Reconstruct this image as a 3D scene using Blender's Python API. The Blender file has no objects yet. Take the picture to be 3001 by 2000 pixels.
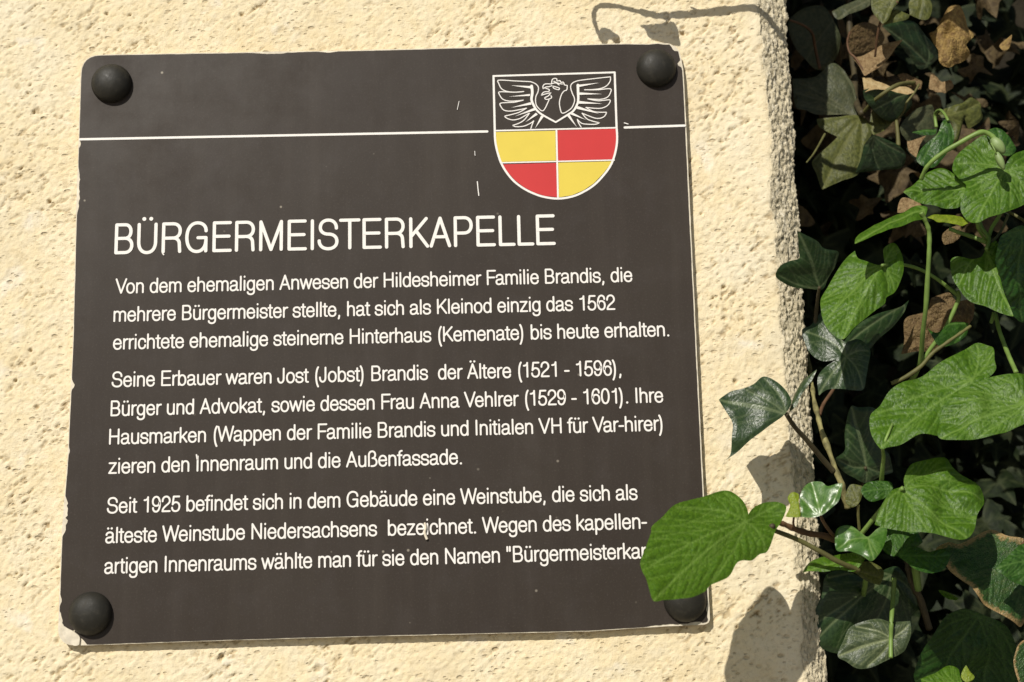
import bpy, bmesh, math, random
import numpy as np
from mathutils import Vector, Matrix
from mathutils.geometry import delaunay_2d_cdt

S = bpy.context.scene
COL = S.collection
random.seed(7)
RNG = np.random.default_rng(11)

# ------------------------------------------------------------------ camera
CAM_LOC = np.array([0.07105143, -0.85686618, -0.18004346])
CAM_ROT = np.array([[0.9996370366813409, 0.0238177163033386, -0.012590126490278459],
                    [-0.007695268047222951, -0.19542270504388007, -0.9806889156113727],
                    [-0.02581816694943547, 0.9804298459060814, -0.19516849008905907]])
cam = bpy.data.cameras.new('camera')
cam_ob = bpy.data.objects.new('camera', cam)
COL.objects.link(cam_ob)
M4 = Matrix.Identity(4)
for i in range(3):
    for j in range(3):
        M4[i][j] = float(CAM_ROT[i, j])
    M4[i][3] = float(CAM_LOC[i])
cam_ob.matrix_world = M4
cam.sensor_fit = 'HORIZONTAL'
cam.sensor_width = 36.0
cam.lens = 4000.0 / 3001.0 * 36.0
cam.clip_start = 0.01
cam.clip_end = 500
cam.dof.use_dof = True
cam.dof.focus_distance = 0.865
cam.dof.aperture_fstop = 10.0
S.camera = cam_ob

# ------------------------------------------------------------------ light
SUN_TRAVEL = Vector((0.50, 1.0, -0.80)).normalized()
sun = bpy.data.lights.new('sun', 'SUN')
sun.energy = 4.3
sun.angle = math.radians(0.5)
sun.color = (1.0, 0.95, 0.86)
sun_ob = bpy.data.objects.new('sun', sun)
COL.objects.link(sun_ob)
sun_ob.rotation_euler = SUN_TRAVEL.to_track_quat('-Z', 'Y').to_euler()
w = bpy.data.worlds.new('World')
S.world = w
w.use_nodes = True
nt = w.node_tree
bg = nt.nodes['Background']
sky = nt.nodes.new('ShaderNodeTexSky')
sky.sky_type = 'NISHITA'
sky.sun_disc = False
sky.sun_elevation = math.asin(-SUN_TRAVEL.z)
sky.sun_rotation = math.atan2(-SUN_TRAVEL.x, -SUN_TRAVEL.y)
nt.links.new(sky.outputs[0], bg.inputs[0])
bg.inputs[1].default_value = 0.052
S.view_settings.view_transform = 'Standard'
S.view_settings.look = 'None'
S.view_settings.exposure = 0.0
S.view_settings.gamma = 1.0

# ------------------------------------------------------------------ helpers
PP = np.array([1500.5, 1000.0]); FPX = 4000.0
MPP = 0.000222                              # metres per photo pixel on the sign


def P(px, py, d=0.0):
    """point whose distance in front of the sign's face is d, seen at photo pixel px,py"""
    v = CAM_ROT @ np.array([(px - PP[0]) / FPX, -(py - PP[1]) / FPX, -1.0])
    t = (-d - CAM_LOC[1]) / v[1]
    return CAM_LOC + t * v


REG = {'F': (0, 0, 2353 / 3001.0), 'R1': (0, 0, 2.351), 'R2': (1000, 0, 2.351), 'R3': (2000, 0, 2.351),
       'R4': (0, 667, 2.351), 'R5': (1000, 667, 2.351), 'R6': (2000, 667, 2.351),
       'R7': (0, 1333, 2.351), 'R8': (1000, 1333, 2.351), 'R9': (2000, 1333, 2.351),
       'H': (1800, 1350, 3.136), 'C': (1400, 180, 3.564), 'A': (2200, 350, 2.8514), 'B': (2200, 900, 2.8514),
       'G': (1700, 0, 3.361), 'U': (2300, 0, 3.3566), 'Z': (2500, 1600, 3.92)}


def px(reg, x, y):
    ox, oy, s = REG[reg]
    return (ox + x / s, oy + y / s)


def pxs(reg, pts):
    return [px(reg, *p) for p in pts]


def tag(o, label=None, cat=None, group=None, kind=None):
    if label: o['label'] = label
    if cat: o['category'] = cat
    if group: o['group'] = group
    if kind: o['kind'] = kind
    return o


def empty(name, loc, label, cat, group=None):
    o = bpy.data.objects.new(name, None)
    o.empty_display_size = 0.02
    o.location = Vector(loc)
    COL.objects.link(o)
    return tag(o, label, cat, group)


def link(name, me, mat, parent=None):
    o = bpy.data.objects.new(name, me)
    COL.objects.link(o)
    if mat is not None:
        for m in (mat if isinstance(mat, (list, tuple)) else [mat]):
            me.materials.append(m)
    if parent is not None:
        o.parent = parent
        root = parent
        off = Vector((0, 0, 0))
        while root is not None:
            off += root.location
            root = root.parent
        o.location = -off                    # meshes are written in world coordinates
    return o


def mesh_from(name, verts, faces, smooth=True):
    me = bpy.data.meshes.new(name)
    me.from_pydata([tuple(map(float, v)) for v in verts], [], faces)
    if smooth:
        me.polygons.foreach_set('use_smooth', [True] * len(me.polygons))
    me.update()
    return me


def catmull(pts, n=8, closed=False, corner=None):
    pts = [np.asarray(p, float) for p in pts]
    N = len(pts)
    out = []
    tang = []
    for i in range(N):
        if closed:
            a, b, c = pts[i - 1], pts[i], pts[(i + 1) % N]
        else:
            a, b, c = pts[max(i - 1, 0)], pts[i], pts[min(i + 1, N - 1)]
        t = (c - a) * 0.5
        if corner is not None and 0 < i + (1 if closed else 0) and (closed or i < N - 1):
            u, v = a[:2] - b[:2], c[:2] - b[:2]
            cs = u @ v / (np.linalg.norm(u) * np.linalg.norm(v) + 1e-9)
            if cs > math.cos(math.radians(corner)):
                t = t * 0.12
        tang.append(t)
    segs = N if closed else N - 1
    for i in range(segs):
        p0, p1 = pts[i], pts[(i + 1) % N]
        chord = np.linalg.norm(p1 - p0)
        m0, m1 = tang[i], tang[(i + 1) % N]
        m0 = m0 * min(1.0, 1.2 * chord / (np.linalg.norm(m0) + 1e-9))
        m1 = m1 * min(1.0, 1.2 * chord / (np.linalg.norm(m1) + 1e-9))
        for k in range(n):
            t = k / n
            out.append((2*t**3-3*t**2+1)*p0 + (t**3-2*t**2+t)*m0 + (-2*t**3+3*t**2)*p1 + (t**3-t**2)*m1)
    if not closed:
        out.append(pts[-1])
    return np.array(out)


# value noise on a random lattice (for the mesh relief)
TAB = RNG.random((256, 256))


def vnoise(x, y, seed=0):
    x = x + seed * 17.31; y = y + seed * 9.77
    xi = np.floor(x).astype(int); yi = np.floor(y).astype(int)
    fx = x - xi; fy = y - yi
    fx = fx*fx*fx*(fx*(fx*6-15)+10); fy = fy*fy*fy*(fy*(fy*6-15)+10)
    a = TAB[xi & 255, yi & 255]; b = TAB[(xi+1) & 255, yi & 255]
    c = TAB[xi & 255, (yi+1) & 255]; d = TAB[(xi+1) & 255, (yi+1) & 255]
    return (a*(1-fx)+b*fx)*(1-fy) + (c*(1-fx)+d*fx)*fy


def fbm(x, y, oct=4, seed=0):
    s = 0; a = 1; tot = 0
    for k in range(oct):
        s = s + a * vnoise(x * 2**k, y * 2**k, seed + k * 3)
        tot += a; a *= 0.5
    return s / tot


def sstep(a, b, x):
    t = np.clip((x - a) / (b - a), 0, 1)
    return t * t * (3 - 2 * t)


# ------------------------------------------------------------------ materials
class NT:
    def __init__(self, name):
        self.m = bpy.data.materials.new(name)
        self.m.use_nodes = True
        self.t = self.m.node_tree
        self.b = self.t.nodes['Principled BSDF']
        self.out = self.t.nodes['Material Output']

    def n(self, typ, **kw):
        nd = self.t.nodes.new(typ)
        for k, v in kw.items():
            if k.startswith('i_'):
                key = k[2:]
                nd.inputs[int(key) if key.isdigit() else key].default_value = v
            else:
                setattr(nd, k, v)
        return nd

    def l(self, a, b):
        self.t.links.new(a, b)

    def ramp(self, src, stops, mode='LINEAR'):
        r = self.n('ShaderNodeValToRGB')
        r.color_ramp.interpolation = mode
        e = r.color_ramp.elements
        while len(e) < len(stops):
            e.new(0.5)
        for el, (p, c) in zip(e, stops):
            el.position = p
            el.color = (c, c, c, 1) if isinstance(c, (int, float)) else (*c, 1)
        self.l(src, r.inputs[0])
        return r.outputs[0]

    def mix(self, fac, a, b, blend='MIX'):
        m = self.n('ShaderNodeMix', data_type='RGBA', blend_type=blend)
        for src, idx in ((fac, 0), (a, 6), (b, 7)):
            if hasattr(src, 'links'):
                self.l(src, m.inputs[idx])
            elif isinstance(src, (int, float)):
                m.inputs[idx].default_value = src
            else:
                m.inputs[idx].default_value = (*src, 1)
        return m.outputs[2]

    def math(self, op, a, b=0.0):
        m = self.n('ShaderNodeMath', operation=op)
        for k, s in enumerate((a, b)):
            if hasattr(s, 'links'):
                self.l(s, m.inputs[k])
            else:
                m.inputs[k].default_value = s
        return m.outputs[0]

    def noise(self, vec, scale, detail=4, rough=0.55):
        nd = self.n('ShaderNodeTexNoise', i_Scale=scale, i_Detail=detail, i_Roughness=rough)
        if vec is not None:
            self.l(vec, nd.inputs['Vector'])
        return nd.outputs[0]

    def bump(self, height, strength, dist, prev=None):
        b = self.n('ShaderNodeBump', i_Strength=strength, i_Distance=dist)
        self.l(height, b.inputs['Height'])
        if prev is not None:
            self.l(prev, b.inputs['Normal'])
        return b.outputs[0]


def simple_mat(name, col, rough=0.6, spec=0.3, var=0.12, scale=120, bump=0.0):
    k = NT(name)
    co = k.n('ShaderNodeTexCoord').outputs['Object']
    nz = k.noise(co, scale)
    dark = tuple(c * (1 - var) for c in col); lite = tuple(min(1, c * (1 + var)) for c in col)
    k.l(k.ramp(nz, [(0.3, dark), (0.7, lite)]), k.b.inputs['Base Color'])
    k.b.inputs['Roughness'].default_value = rough
    k.b.inputs['Specular IOR Level'].default_value = spec
    if bump:
        k.l(k.bump(nz, bump, 0.001), k.b.inputs['Normal'])
    return k.m


def wall_mat():
    k = NT('cream_render')
    co = k.n('ShaderNodeTexCoord').outputs['Object']
    big = k.noise(co, 14, 4)
    fine = k.noise(co, 900, 3)
    mid = k.noise(co, 130, 4)
    a = k.ramp(big, [(0.3, (0.745, 0.61, 0.375)), (0.5, (0.785, 0.665, 0.435)), (0.66, (0.79, 0.695, 0.50))])
    a = k.mix(k.ramp(mid, [(0.35, 0.0), (0.75, 0.45)]), a, (0.80, 0.73, 0.56))
    a = k.mix(k.ramp(k.noise(co, 420, 3, .7), [(0.56, 0.0), (0.74, 0.5)]), a, (0.50, 0.38, 0.20))
    a = k.mix(k.ramp(k.noise(co, 22, 5, .6), [(0.54, 0.0), (0.70, 0.30)]), a, (0.60, 0.53, 0.38))
    a = k.mix(k.ramp(k.noise(co, 31, 4, .6), [(0.60, 0.0), (0.72, 0.55)]), a, (0.83, 0.79, 0.70))
    pit = k.n('ShaderNodeAttribute', attribute_name='pit').outputs['Fac']
    a = k.mix(k.math('MULTIPLY', pit, 0.75), a, (0.30, 0.20, 0.085))
    # fine pores, slightly drawn out by the float
    mp = k.n('ShaderNodeMapping'); mp.inputs['Rotation'].default_value = (0, math.radians(38), 0); mp.inputs['Scale'].default_value = (0.55, 1, 1)
    k.l(co, mp.inputs[0])
    pores = None
    for sc_, r0, r1, g0, amt in ((210.0, .16, .30, .62, .9), (430.0, .18, .34, .60, .7), (90.0, .05, .10, .72, 1.0)):
        vo = k.n('ShaderNodeTexVoronoi', i_Scale=sc_)
        k.l(mp.outputs[0], vo.inputs['Vector'])
        sp = k.n('ShaderNodeSeparateColor'); k.l(vo.outputs['Color'], sp.inputs[0])
        msk = k.math('MULTIPLY', k.ramp(vo.outputs['Distance'], [(r0, 1.0), (r1, 0.0)]), k.ramp(sp.outputs[0], [(g0, 0.0), (g0 + .25, amt)]))
        pores = msk if pores is None else k.math('MAXIMUM', pores, msk)
    pores = k.math('MULTIPLY', pores, k.ramp(k.noise(co, 45, 3), [(0.35, 0.25), (0.62, 1.0)]))
    a = k.mix(k.math('MULTIPLY', pores, 0.55), a, (0.34, 0.235, 0.11))
    # bare grey render along the corner
    g = k.n('ShaderNodeAttribute', attribute_name='grey').outputs['Fac']
    st = k.n('ShaderNodeMapping'); st.inputs['Scale'].default_value = (1, 1, 0.45)
    k.l(co, st.inputs[0])
    gn = k.noise(st.outputs[0], 420, 4, 0.7)
    gb = k.noise(st.outputs[0], 60, 3)
    gc = k.ramp(gn, [(0.34, (0.10, 0.085, 0.05)), (0.45, (0.40, 0.35, 0.24)), (0.57, (0.70, 0.63, 0.48)), (0.70, (0.86, 0.81, 0.69))])
    gc = k.mix(k.ramp(gb, [(0.32, 0.25), (0.60, 0.8)]), gc, (0.72, 0.63, 0.44))
    a = k.mix(g, a, gc)
    dk = k.n('ShaderNodeAttribute', attribute_name='recess_shade').outputs['Fac']  # near-black colour on the recess walls stands in for shade
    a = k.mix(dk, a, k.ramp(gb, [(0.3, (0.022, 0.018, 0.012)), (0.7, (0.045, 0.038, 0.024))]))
    k.l(a, k.b.inputs['Base Color'])
    k.b.inputs['Roughness'].default_value = 0.92
    k.b.inputs['Specular IOR Level'].default_value = 0.15
    b1 = k.bump(fine, 0.45, 0.0006)
    h2 = k.noise(co, 380, 4, 0.6)
    b2 = k.bump(h2, 0.4, 0.0014, b1)
    hg = k.math('MULTIPLY', gn, g)
    b2 = k.bump(k.math('SUBTRACT', 1.0, pores), 0.7, 0.0015, b2)
    b3 = k.bump(hg, 0.8, 0.003, b2)
    k.l(b3, k.b.inputs['Normal'])
    return k.m


def leaf_mat(name, lite, dark, vein, rough=0.42, spec=0.45, trans=0.22, tcol=None, cell=55, cellbump=0.5,
             veinfac=0.6, edge=None, spots=None, mott=0.5, cellcol=0.35):
    k = NT(name)
    co = k.n('ShaderNodeAttribute', attribute_name='leafco').outputs['Vector']
    v = k.n('ShaderNodeAttribute', attribute_name='vein').outputs['Fac']
    n1 = k.noise(co, 45, 4)
    n2 = k.noise(co, 260, 4, 0.6)
    base = k.mix(k.ramp(n1, [(0.5 - mott * 0.3, 0.0), (0.5 + mott * 0.3, 1.0)]), dark, lite)
    warp = k.n('ShaderNodeMix', data_type='VECTOR')
    warp.inputs[0].default_value = 0.012
    k.l(co, warp.inputs[4])
    nn = k.n('ShaderNodeTexNoise', i_Scale=60.0)
    k.l(co, nn.inputs['Vector']); k.l(nn.outputs['Color'], warp.inputs[5])
    vo = k.n('ShaderNodeTexVoronoi', feature='DISTANCE_TO_EDGE', i_Scale=float(cell))
    vo.voronoi_dimensions = '3D'
    k.l(warp.outputs[1], vo.inputs['Vector'])
    vo2 = k.n('ShaderNodeTexVoronoi', feature='DISTANCE_TO_EDGE', i_Scale=float(cell * 2.3))
    k.l(warp.outputs[1], vo2.inputs['Vector'])
    d1 = k.ramp(vo.outputs['Distance'], [(0.0, 0.0), (0.10, 1.0)])
    d2 = k.ramp(vo2.outputs['Distance'], [(0.0, 0.0), (0.16, 1.0)])
    groove = k.math('MULTIPLY', k.math('ADD', k.math('MULTIPLY', d1, 0.65), k.math('MULTIPLY', d2, 0.35)), 1.0)
    puff = k.ramp(vo.outputs['Distance'], [(0.0, 0.0), (0.22, 0.75), (0.5, 1.0)])
    puff2 = k.ramp(vo2.outputs['Distance'], [(0.0, 0.0), (0.25, 0.75), (0.5, 1.0)])
    puff = k.math('ADD', k.math('MULTIPLY', puff, 0.7), k.math('MULTIPLY', puff2, 0.3))
    cells = k.mix(k.math('MULTIPLY', k.math('SUBTRACT', 1.0, groove), cellcol), base, tuple(c * 0.35 for c in dark))
    col = k.mix(k.math('MULTIPLY', v, veinfac), cells, vein)
    col = k.mix(k.ramp(n2, [(0.35, 0.12), (0.65, 0.0)]), col, tuple(c * 0.4 for c in dark))
    if edge:
        e = k.n('ShaderNodeAttribute', attribute_name='edge').outputs['Fac']
        em = k.math('ADD', e, k.math('MULTIPLY', k.math('SUBTRACT', n1, 0.5), 0.25))
        col = k.mix(k.ramp(em, [(0.0, 1.0), (0.05, 0.85), (0.11, 0.0)]), col, edge)
    if spots:
        sp = k.noise(co, 320, 5, 0.75)
        msk = k.noise(co, 26, 2)
        col = k.mix(k.math('MULTIPLY', k.ramp(sp, [(0.56, 0.0), (0.64, 0.9)]), k.ramp(msk, [(0.48, 0.0), (0.60, 1.0)])), col, spots)
    k.l(col, k.b.inputs['Base Color'])
    k.l(k.ramp(n2, [(0.3, rough - 0.06), (0.7, rough + 0.1)]), k.b.inputs['Roughness'])
    k.b.inputs['Specular IOR Level'].default_value = spec
    h = k.math('ADD', k.math('MULTIPLY', puff, 1.0), k.math('MULTIPLY', n2, 0.10))
    bm = k.bump(h, cellbump, 0.0016)
    k.l(bm, k.b.inputs['Normal'])
    tr = k.n('ShaderNodeBsdfTranslucent')
    tc = tcol or tuple(min(1, c * 1.5) for c in lite)
    k.l(k.mix(0.6, col, tc), tr.inputs[0])
    k.l(bm, tr.inputs['Normal'])
    mx = k.n('ShaderNodeMixShader', i_0=trans)
    k.l(k.b.outputs[0], mx.inputs[1]); k.l(tr.outputs[0], mx.inputs[2])
    k.l(mx.outputs[0], k.out.inputs[0])
    return k.m


M = {}
M['wall'] = wall_mat()
M['bright'] = leaf_mat('bright_leaf', (0.088, 0.185, 0.010), (0.042, 0.112, 0.005), (0.20, 0.32, 0.065), 0.46, 0.36, 0.24,
                       (0.22, 0.42, 0.02), 19, 0.32, 0.75, cellcol=.42, mott=.6)
M['mid'] = leaf_mat('mid_green_leaf', (0.036, 0.105, 0.010), (0.018, 0.062, 0.006), (0.12, 0.22, 0.05), 0.42, 0.4, 0.16,
                    (0.10, 0.27, 0.02), 19, 0.3, 0.65, cellcol=.4)
M['ivy'] = leaf_mat('ivy_leaf', (0.032, 0.062, 0.018), (0.016, 0.036, 0.010), (0.17, 0.21, 0.10), 0.36, 0.5, 0.08,
                    (0.05, 0.12, 0.02), 34, 0.15, 0.75, cellcol=0.10)
M['ivyyoung'] = leaf_mat('young_ivy_leaf', (0.070, 0.170, 0.024), (0.040, 0.110, 0.014), (0.22, 0.32, 0.10), 0.30, 0.5, 0.15,
                         (0.16, 0.34, 0.03), 34, 0.05, 0.7, cellcol=0.12)
M['lime'] = leaf_mat('lime_leaf', (0.26, 0.33, 0.022), (0.17, 0.25, 0.015), (0.34, 0.38, 0.08), 0.4, 0.4, 0.3,
                     (0.4, 0.5, 0.04), 40, 0.3, 0.4)
M['ivypale'] = leaf_mat('grey_green_ivy_leaf', (0.062, 0.085, 0.036), (0.036, 0.056, 0.022), (0.24, 0.27, 0.13), 0.42, 0.4, 0.1,
                     (0.10, 0.15, 0.03), 34, 0.15, 0.85, cellcol=0.10)
M['mass'] = leaf_mat('darkened_ivy_leaf', (0.014, 0.023, 0.007), (0.006, 0.011, 0.0035), (0.05, 0.06, 0.025), 0.62, 0.18, 0.06,
                     (0.05, 0.09, 0.02), 34, 0.15, 0.6, cellcol=0.10)  # ivy colour darkened below its own green to stand in for deep shade
M['olive'] = leaf_mat('olive_leaf', (0.125, 0.135, 0.030), (0.060, 0.072, 0.018), (0.25, 0.25, 0.09), 0.5, 0.35, 0.22,
                      (0.30, 0.32, 0.06), 34, 0.2, 0.4, cellcol=0.15)
M['shade'] = leaf_mat('old_ivy_leaf', (0.080, 0.090, 0.042), (0.045, 0.055, 0.026), (0.16, 0.16, 0.09), 0.5, 0.35, 0.12,
                      (0.16, 0.16, 0.05), 34, 0.2, 0.5, spots=(0.20, 0.16, 0.07), cellcol=0.15)
M['dead'] = leaf_mat('dead_leaf', (0.36, 0.255, 0.13), (0.20, 0.125, 0.058), (0.42, 0.30, 0.16), 0.7, 0.2, 0.18,
                     (0.50, 0.30, 0.10), 36, 0.5, 0.4, cellcol=0.2)
M['deadpale'] = leaf_mat('pale_dead_leaf', (0.56, 0.43, 0.22), (0.40, 0.28, 0.13), (0.55, 0.44, 0.26), 0.7, 0.2, 0.2,
                         (0.6, 0.42, 0.18), 36, 0.4, 0.4, cellcol=0.15)
M['deadgold'] = leaf_mat('gold_dead_leaf', (0.38, 0.26, 0.085), (0.19, 0.115, 0.045), (0.50, 0.34, 0.13), 0.65, 0.25, 0.2,
                         (0.6, 0.36, 0.08), 30, 0.6, 0.4, cellcol=0.25)
M['deadbrown'] = leaf_mat('brown_dead_leaf', (0.21, 0.145, 0.062), (0.125, 0.078, 0.034), (0.24, 0.17, 0.085), 0.65, 0.3, 0.12,
                          (0.3, 0.18, 0.06), 32, 0.7, 0.4, cellcol=0.25)
M['litter'] = leaf_mat('litter_leaf', (0.13, 0.095, 0.045), (0.06, 0.042, 0.022), (0.15, 0.11, 0.06), 0.7, 0.2, 0.12,
                      (0.2, 0.12, 0.04), 32, 0.5, 0.4, cellcol=0.25)
M['varieg'] = leaf_mat('edged_leaf', (0.040, 0.105, 0.018), (0.020, 0.060, 0.012), (0.10, 0.17, 0.05), 0.38, 0.5, 0.12,
                       (0.10, 0.22, 0.02), 60, 0.5, 0.4, edge=(0.36, 0.24, 0.10), spots=(0.42, 0.38, 0.16))
M['stemg'] = simple_mat('green_stem', (0.16, 0.25, 0.055), 0.5, 0.4, 0.25, 90)
M['stemo'] = simple_mat('olive_stem', (0.11, 0.105, 0.035), 0.6, 0.3, 0.3, 90)
M['stemb'] = simple_mat('brown_twig', (0.115, 0.062, 0.032), 0.65, 0.3, 0.3, 120, 0.4)
M['stemp'] = simple_mat('mottled_ivy_stem', (0.20, 0.18, 0.075), 0.7, 0.25, 0.6, 160, 0.6)
M['stemd'] = simple_mat('dark_ivy_stem', (0.060, 0.048, 0.024), 0.6, 0.3, 0.3, 120, 0.4)
M['bud'] = simple_mat('bud_skin', (0.20, 0.28, 0.10), 0.5, 0.4, 0.15, 200)

# ------------------------------------------------------------------ ground
me = mesh_from('ground', [(-200, -200, -1.5), (200, -200, -1.5), (200, 200, -1.5), (-200, 200, -1.5)], [(0, 1, 2, 3)], False)
gk = NT('paving')
gco = gk.n('ShaderNodeTexCoord').outputs['Object']
br = gk.n('ShaderNodeTexBrick', i_Scale=3.0)
br.inputs['Color1'].default_value = (0.26, 0.24, 0.21, 1); br.inputs['Color2'].default_value = (0.32, 0.29, 0.25, 1)
br.inputs['Mortar'].default_value = (0.14, 0.12, 0.10, 1); br.inputs['Mortar Size'].default_value = 0.012
gk.l(gco, br.inputs['Vector'])
gk.l(gk.mix(gk.ramp(gk.noise(gco, 9), [(0.3, 0.0), (0.8, 0.5)]), br.outputs[0], (0.18, 0.17, 0.14)), gk.b.inputs['Base Color'])
gk.b.inputs['Roughness'].default_value = 0.9
tag(link('ground', me, gk.m), kind='structure')

# ------------------------------------------------------------------ wall
WY = 0.006                                  # the wall lies 6 mm behind the sign's face


def wall_line(p0, p1, d):
    a = P(*p0, d); b = P(*p1, d)
    return np.polyfit([a[2], b[2]], [a[0], b[0]], 1)


V = 3001 / 2353.0
L_AR = wall_line((1748 * V, 100 * V), (1828 * V, 1250 * V), -WY)          # where the smooth render ends
L_CO = wall_line((1806 * V, 0), (1898 * V, 1568 * V), -WY - 0.010)        # the outer corner


def axis(lo, hi, step, far_lo, far_hi):
    mid = list(np.arange(lo, hi + step * .5, step))
    a, s, x = [], step, lo
    while x > far_lo:
        s *= 1.35; x -= s; a.append(max(x, far_lo))
    b, s, x = [], step, hi
    while x < far_hi:
        s *= 1.35; x += s; b.append(min(x, far_hi))
    return np.array(a[::-1] + mid + b)


def relief(X, Z):
    ca, sa = math.cos(math.radians(38)), math.sin(math.radians(38))
    u = X * ca + Z * sa; v = -X * sa + Z * ca
    h = (fbm(X / 0.05, Z / 0.05, 3, 1) - .5) * 0.0014
    h += (fbm(X / 0.008, Z / 0.008, 3, 2) - .5) * 0.0006
    h += (fbm(u / 0.0030, v / 0.0018, 3, 3) - .5) * 0.00085
    h -= sstep(.55, .9, X / .25) * 0
    sc = fbm(u / 0.0060, v / 0.0020, 3, 4)
    area = sstep(0.42, 0.72, fbm(X / 0.03, Z / 0.03, 2, 5))
    p = sstep(0.66, 0.80, sc) * (0.12 + 0.88 * area)
    sc2 = fbm(u / 0.0028, v / 0.0019, 2, 6)
    p2 = sstep(0.68, 0.80, sc2) * (0.35 + .65 * area)
    h -= p * 0.0011 + p2 * 0.0008
    return h, np.clip(p * 0.8 + p2 * 0.7, 0, 1)


PORES = [(px('F', 112, 463), 7, 1), (px('F', 1570, 76), 8, 1), (px('F', 245, 32), 6, .8), (px('R4', 105, 1055), 6, .9),
         (px('R1', 190, 638), 5, .7), (px('R1', 228, 775), 5, .9), (px('R6', 285, 410), 7, .8), (px('R6', 212, 486), 4, .8),
         (px('R6', 295, 630), 7, .6), (px('R6', 365, 1062), 8, .8), (px('R3', 455, 1298), 4, .7), (px('R3', 130, 1473), 4, .8),
         (px('R9', 520, 1100), 6, .8), (px('R9', 375, 1190), 5, .8), (px('R7', 62, 95), 6, .7), (px('R4', 255, 1240), 8, .8),
         (px('R4', 210, 848), 7, .8), (px('R1', 1665, 100), 8, .7), (px('R7', 200, 570), 8, .7), (px('R3', 270, 975), 8, .6),
         (px('R9', 480, 1240), 4, .5), (px('R7', 1530, 1395), 8, .6), (px('R8', 380, 1490), 8, .5)]
XF = axis(-0.275, 0.245, 0.0009, -3.0, 0.245)
SF = np.linspace(0, 1, 8)[1:]               # from x=.245 to the arris
CH = np.linspace(0, 1, 27)[1:]              # across the rough corner strip
RT = np.concatenate([np.linspace(0, 0.05, 12)[1:], np.array([0.08, 0.14, 0.22, 0.34, 0.5])])   # the return going back
ZF = axis(-0.255, 0.262, 0.0009, -1.5, 1.6)
nz = len(ZF)
ar = np.polyval(L_AR, np.clip(ZF, -.5, .5)) + (fbm(ZF / 0.02, ZF * 0, 3, 9) - .5) * 0.006
co_ = np.polyval(L_CO, np.clip(ZF, -.5, .5)) + (fbm(ZF / 0.03, ZF * 0 + 4, 3, 8) - .5) * 0.004
cols = []
for x in XF:
    cols.append((np.full(nz, x), np.full(nz, WY), np.zeros(nz), np.full(nz, 0)))
for s in SF:
    cols.append((0.245 + (ar - 0.245) * s, np.full(nz, WY), np.zeros(nz) + sstep(.5, 1., s) * 0.35, np.full(nz, 0)))
for s in CH:
    cols.append((ar + (co_ - ar) * s, np.full(nz, WY + 0.0105 * (0.55 * s + 0.45 * s**2.2)), np.ones(nz), np.full(nz, 1)))
for r in RT:
    cols.append((co_ + 0 * r, np.full(nz, WY + 0.0105 + r), np.ones(nz), np.full(nz, 2)))
for x in (0.6, 1.2, 2.5):
    cols.append((np.full(nz, x), np.full(nz, WY + 0.0105 + 0.5), np.ones(nz), np.full(nz, 3)))
X = np.array([c[0] for c in cols]); Y = np.array([c[1] for c in cols])
G = np.array([c[2] for c in cols]); K = np.array([c[3] for c in cols])
Z = np.tile(ZF, (len(cols), 1))
H, PIT = relief(X, Z)
FADE = sstep(-.42, -.30, X) * sstep(-.40, -.28, Z) * sstep(.42, .29, Z)      # the far parts are coarser meshes: bump only
H = H * FADE; PIT = PIT * FADE
for (pp_, r_, dep) in PORES:
    q = P(*pp_, -WY); rr = r_ * MPP
    dist = np.hypot(X - q[0], Z - q[2])
    f = sstep(1.0, 0.35, dist / rr) if False else np.clip(1 - (dist / rr) ** 2, 0, 1)
    H -= f ** .5 * 0.0030 * dep * (K == 0)
    PIT = np.maximum(PIT, f * dep * 1.2)
for k in range(170):
    qx, qz, rr = RNG.uniform(-.27, .25), RNG.uniform(-.25, .25), RNG.uniform(.0005, .0011)
    ix = np.abs(X[:, 0] - qx) < .004
    dist = np.hypot(X[ix] - qx, (Z[ix] - qz) * 1.2)
    f = np.clip(1 - (dist / rr) ** 2, 0, 1)
    H[ix] -= f ** .5 * 0.0016
    PIT[ix] = np.maximum(PIT[ix], f * .8)
# rough broken strip: coarse, streaked downwards
rough = (fbm(X / 0.0024 + Y / 0.0024, Z / 0.0042, 3, 14) - .5) * 0.0026 + (fbm(X / 0.0013 + Y / 0.0013, Z / 0.0019, 2, 15) - .5) * 0.0028
edgefade = sstep(0.240, 0.252, X) * (K == 0)
H = np.where(K == 0, H * (1 - .25 * edgefade), np.where(K == 1, rough, rough * .8))
NXv = np.where(K == 1, 0.55, np.where(K == 2, 1.0, 0.0)); NYv = np.where(K == 1, -0.83, np.where(K == 2, 0.0, -1.0))
VX = X + NXv * H; VY = Y + NYv * H
verts = np.stack([VX, VY, Z], -1).reshape(-1, 3)
nc = len(cols)
ii, jj = np.meshgrid(np.arange(nc - 1), np.arange(nz - 1), indexing='ij')
a = (ii * nz + jj).ravel()
faces = np.stack([a, a + nz, a + nz + 1, a + 1], -1)
me = bpy.data.meshes.new('rendered_wall')
me.vertices.add(len(verts)); me.vertices.foreach_set('co', verts.ravel())
me.loops.add(faces.size); me.loops.foreach_set('vertex_index', faces.ravel().astype(np.int32))
me.polygons.add(len(faces))
me.polygons.foreach_set('loop_start', np.arange(0, faces.size, 4, dtype=np.int32))
me.polygons.foreach_set('use_smooth', np.ones(len(faces), bool))
me.update(calc_edges=True); me.validate()
at = me.attributes.new('pit', 'FLOAT', 'POINT'); at.data.foreach_set('value', (PIT * (K == 0)).ravel().astype(np.float32))
gmask = np.clip(G, 0, 1)
at = me.attributes.new('grey', 'FLOAT', 'POINT'); at.data.foreach_set('value', gmask.ravel().astype(np.float32))
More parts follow.
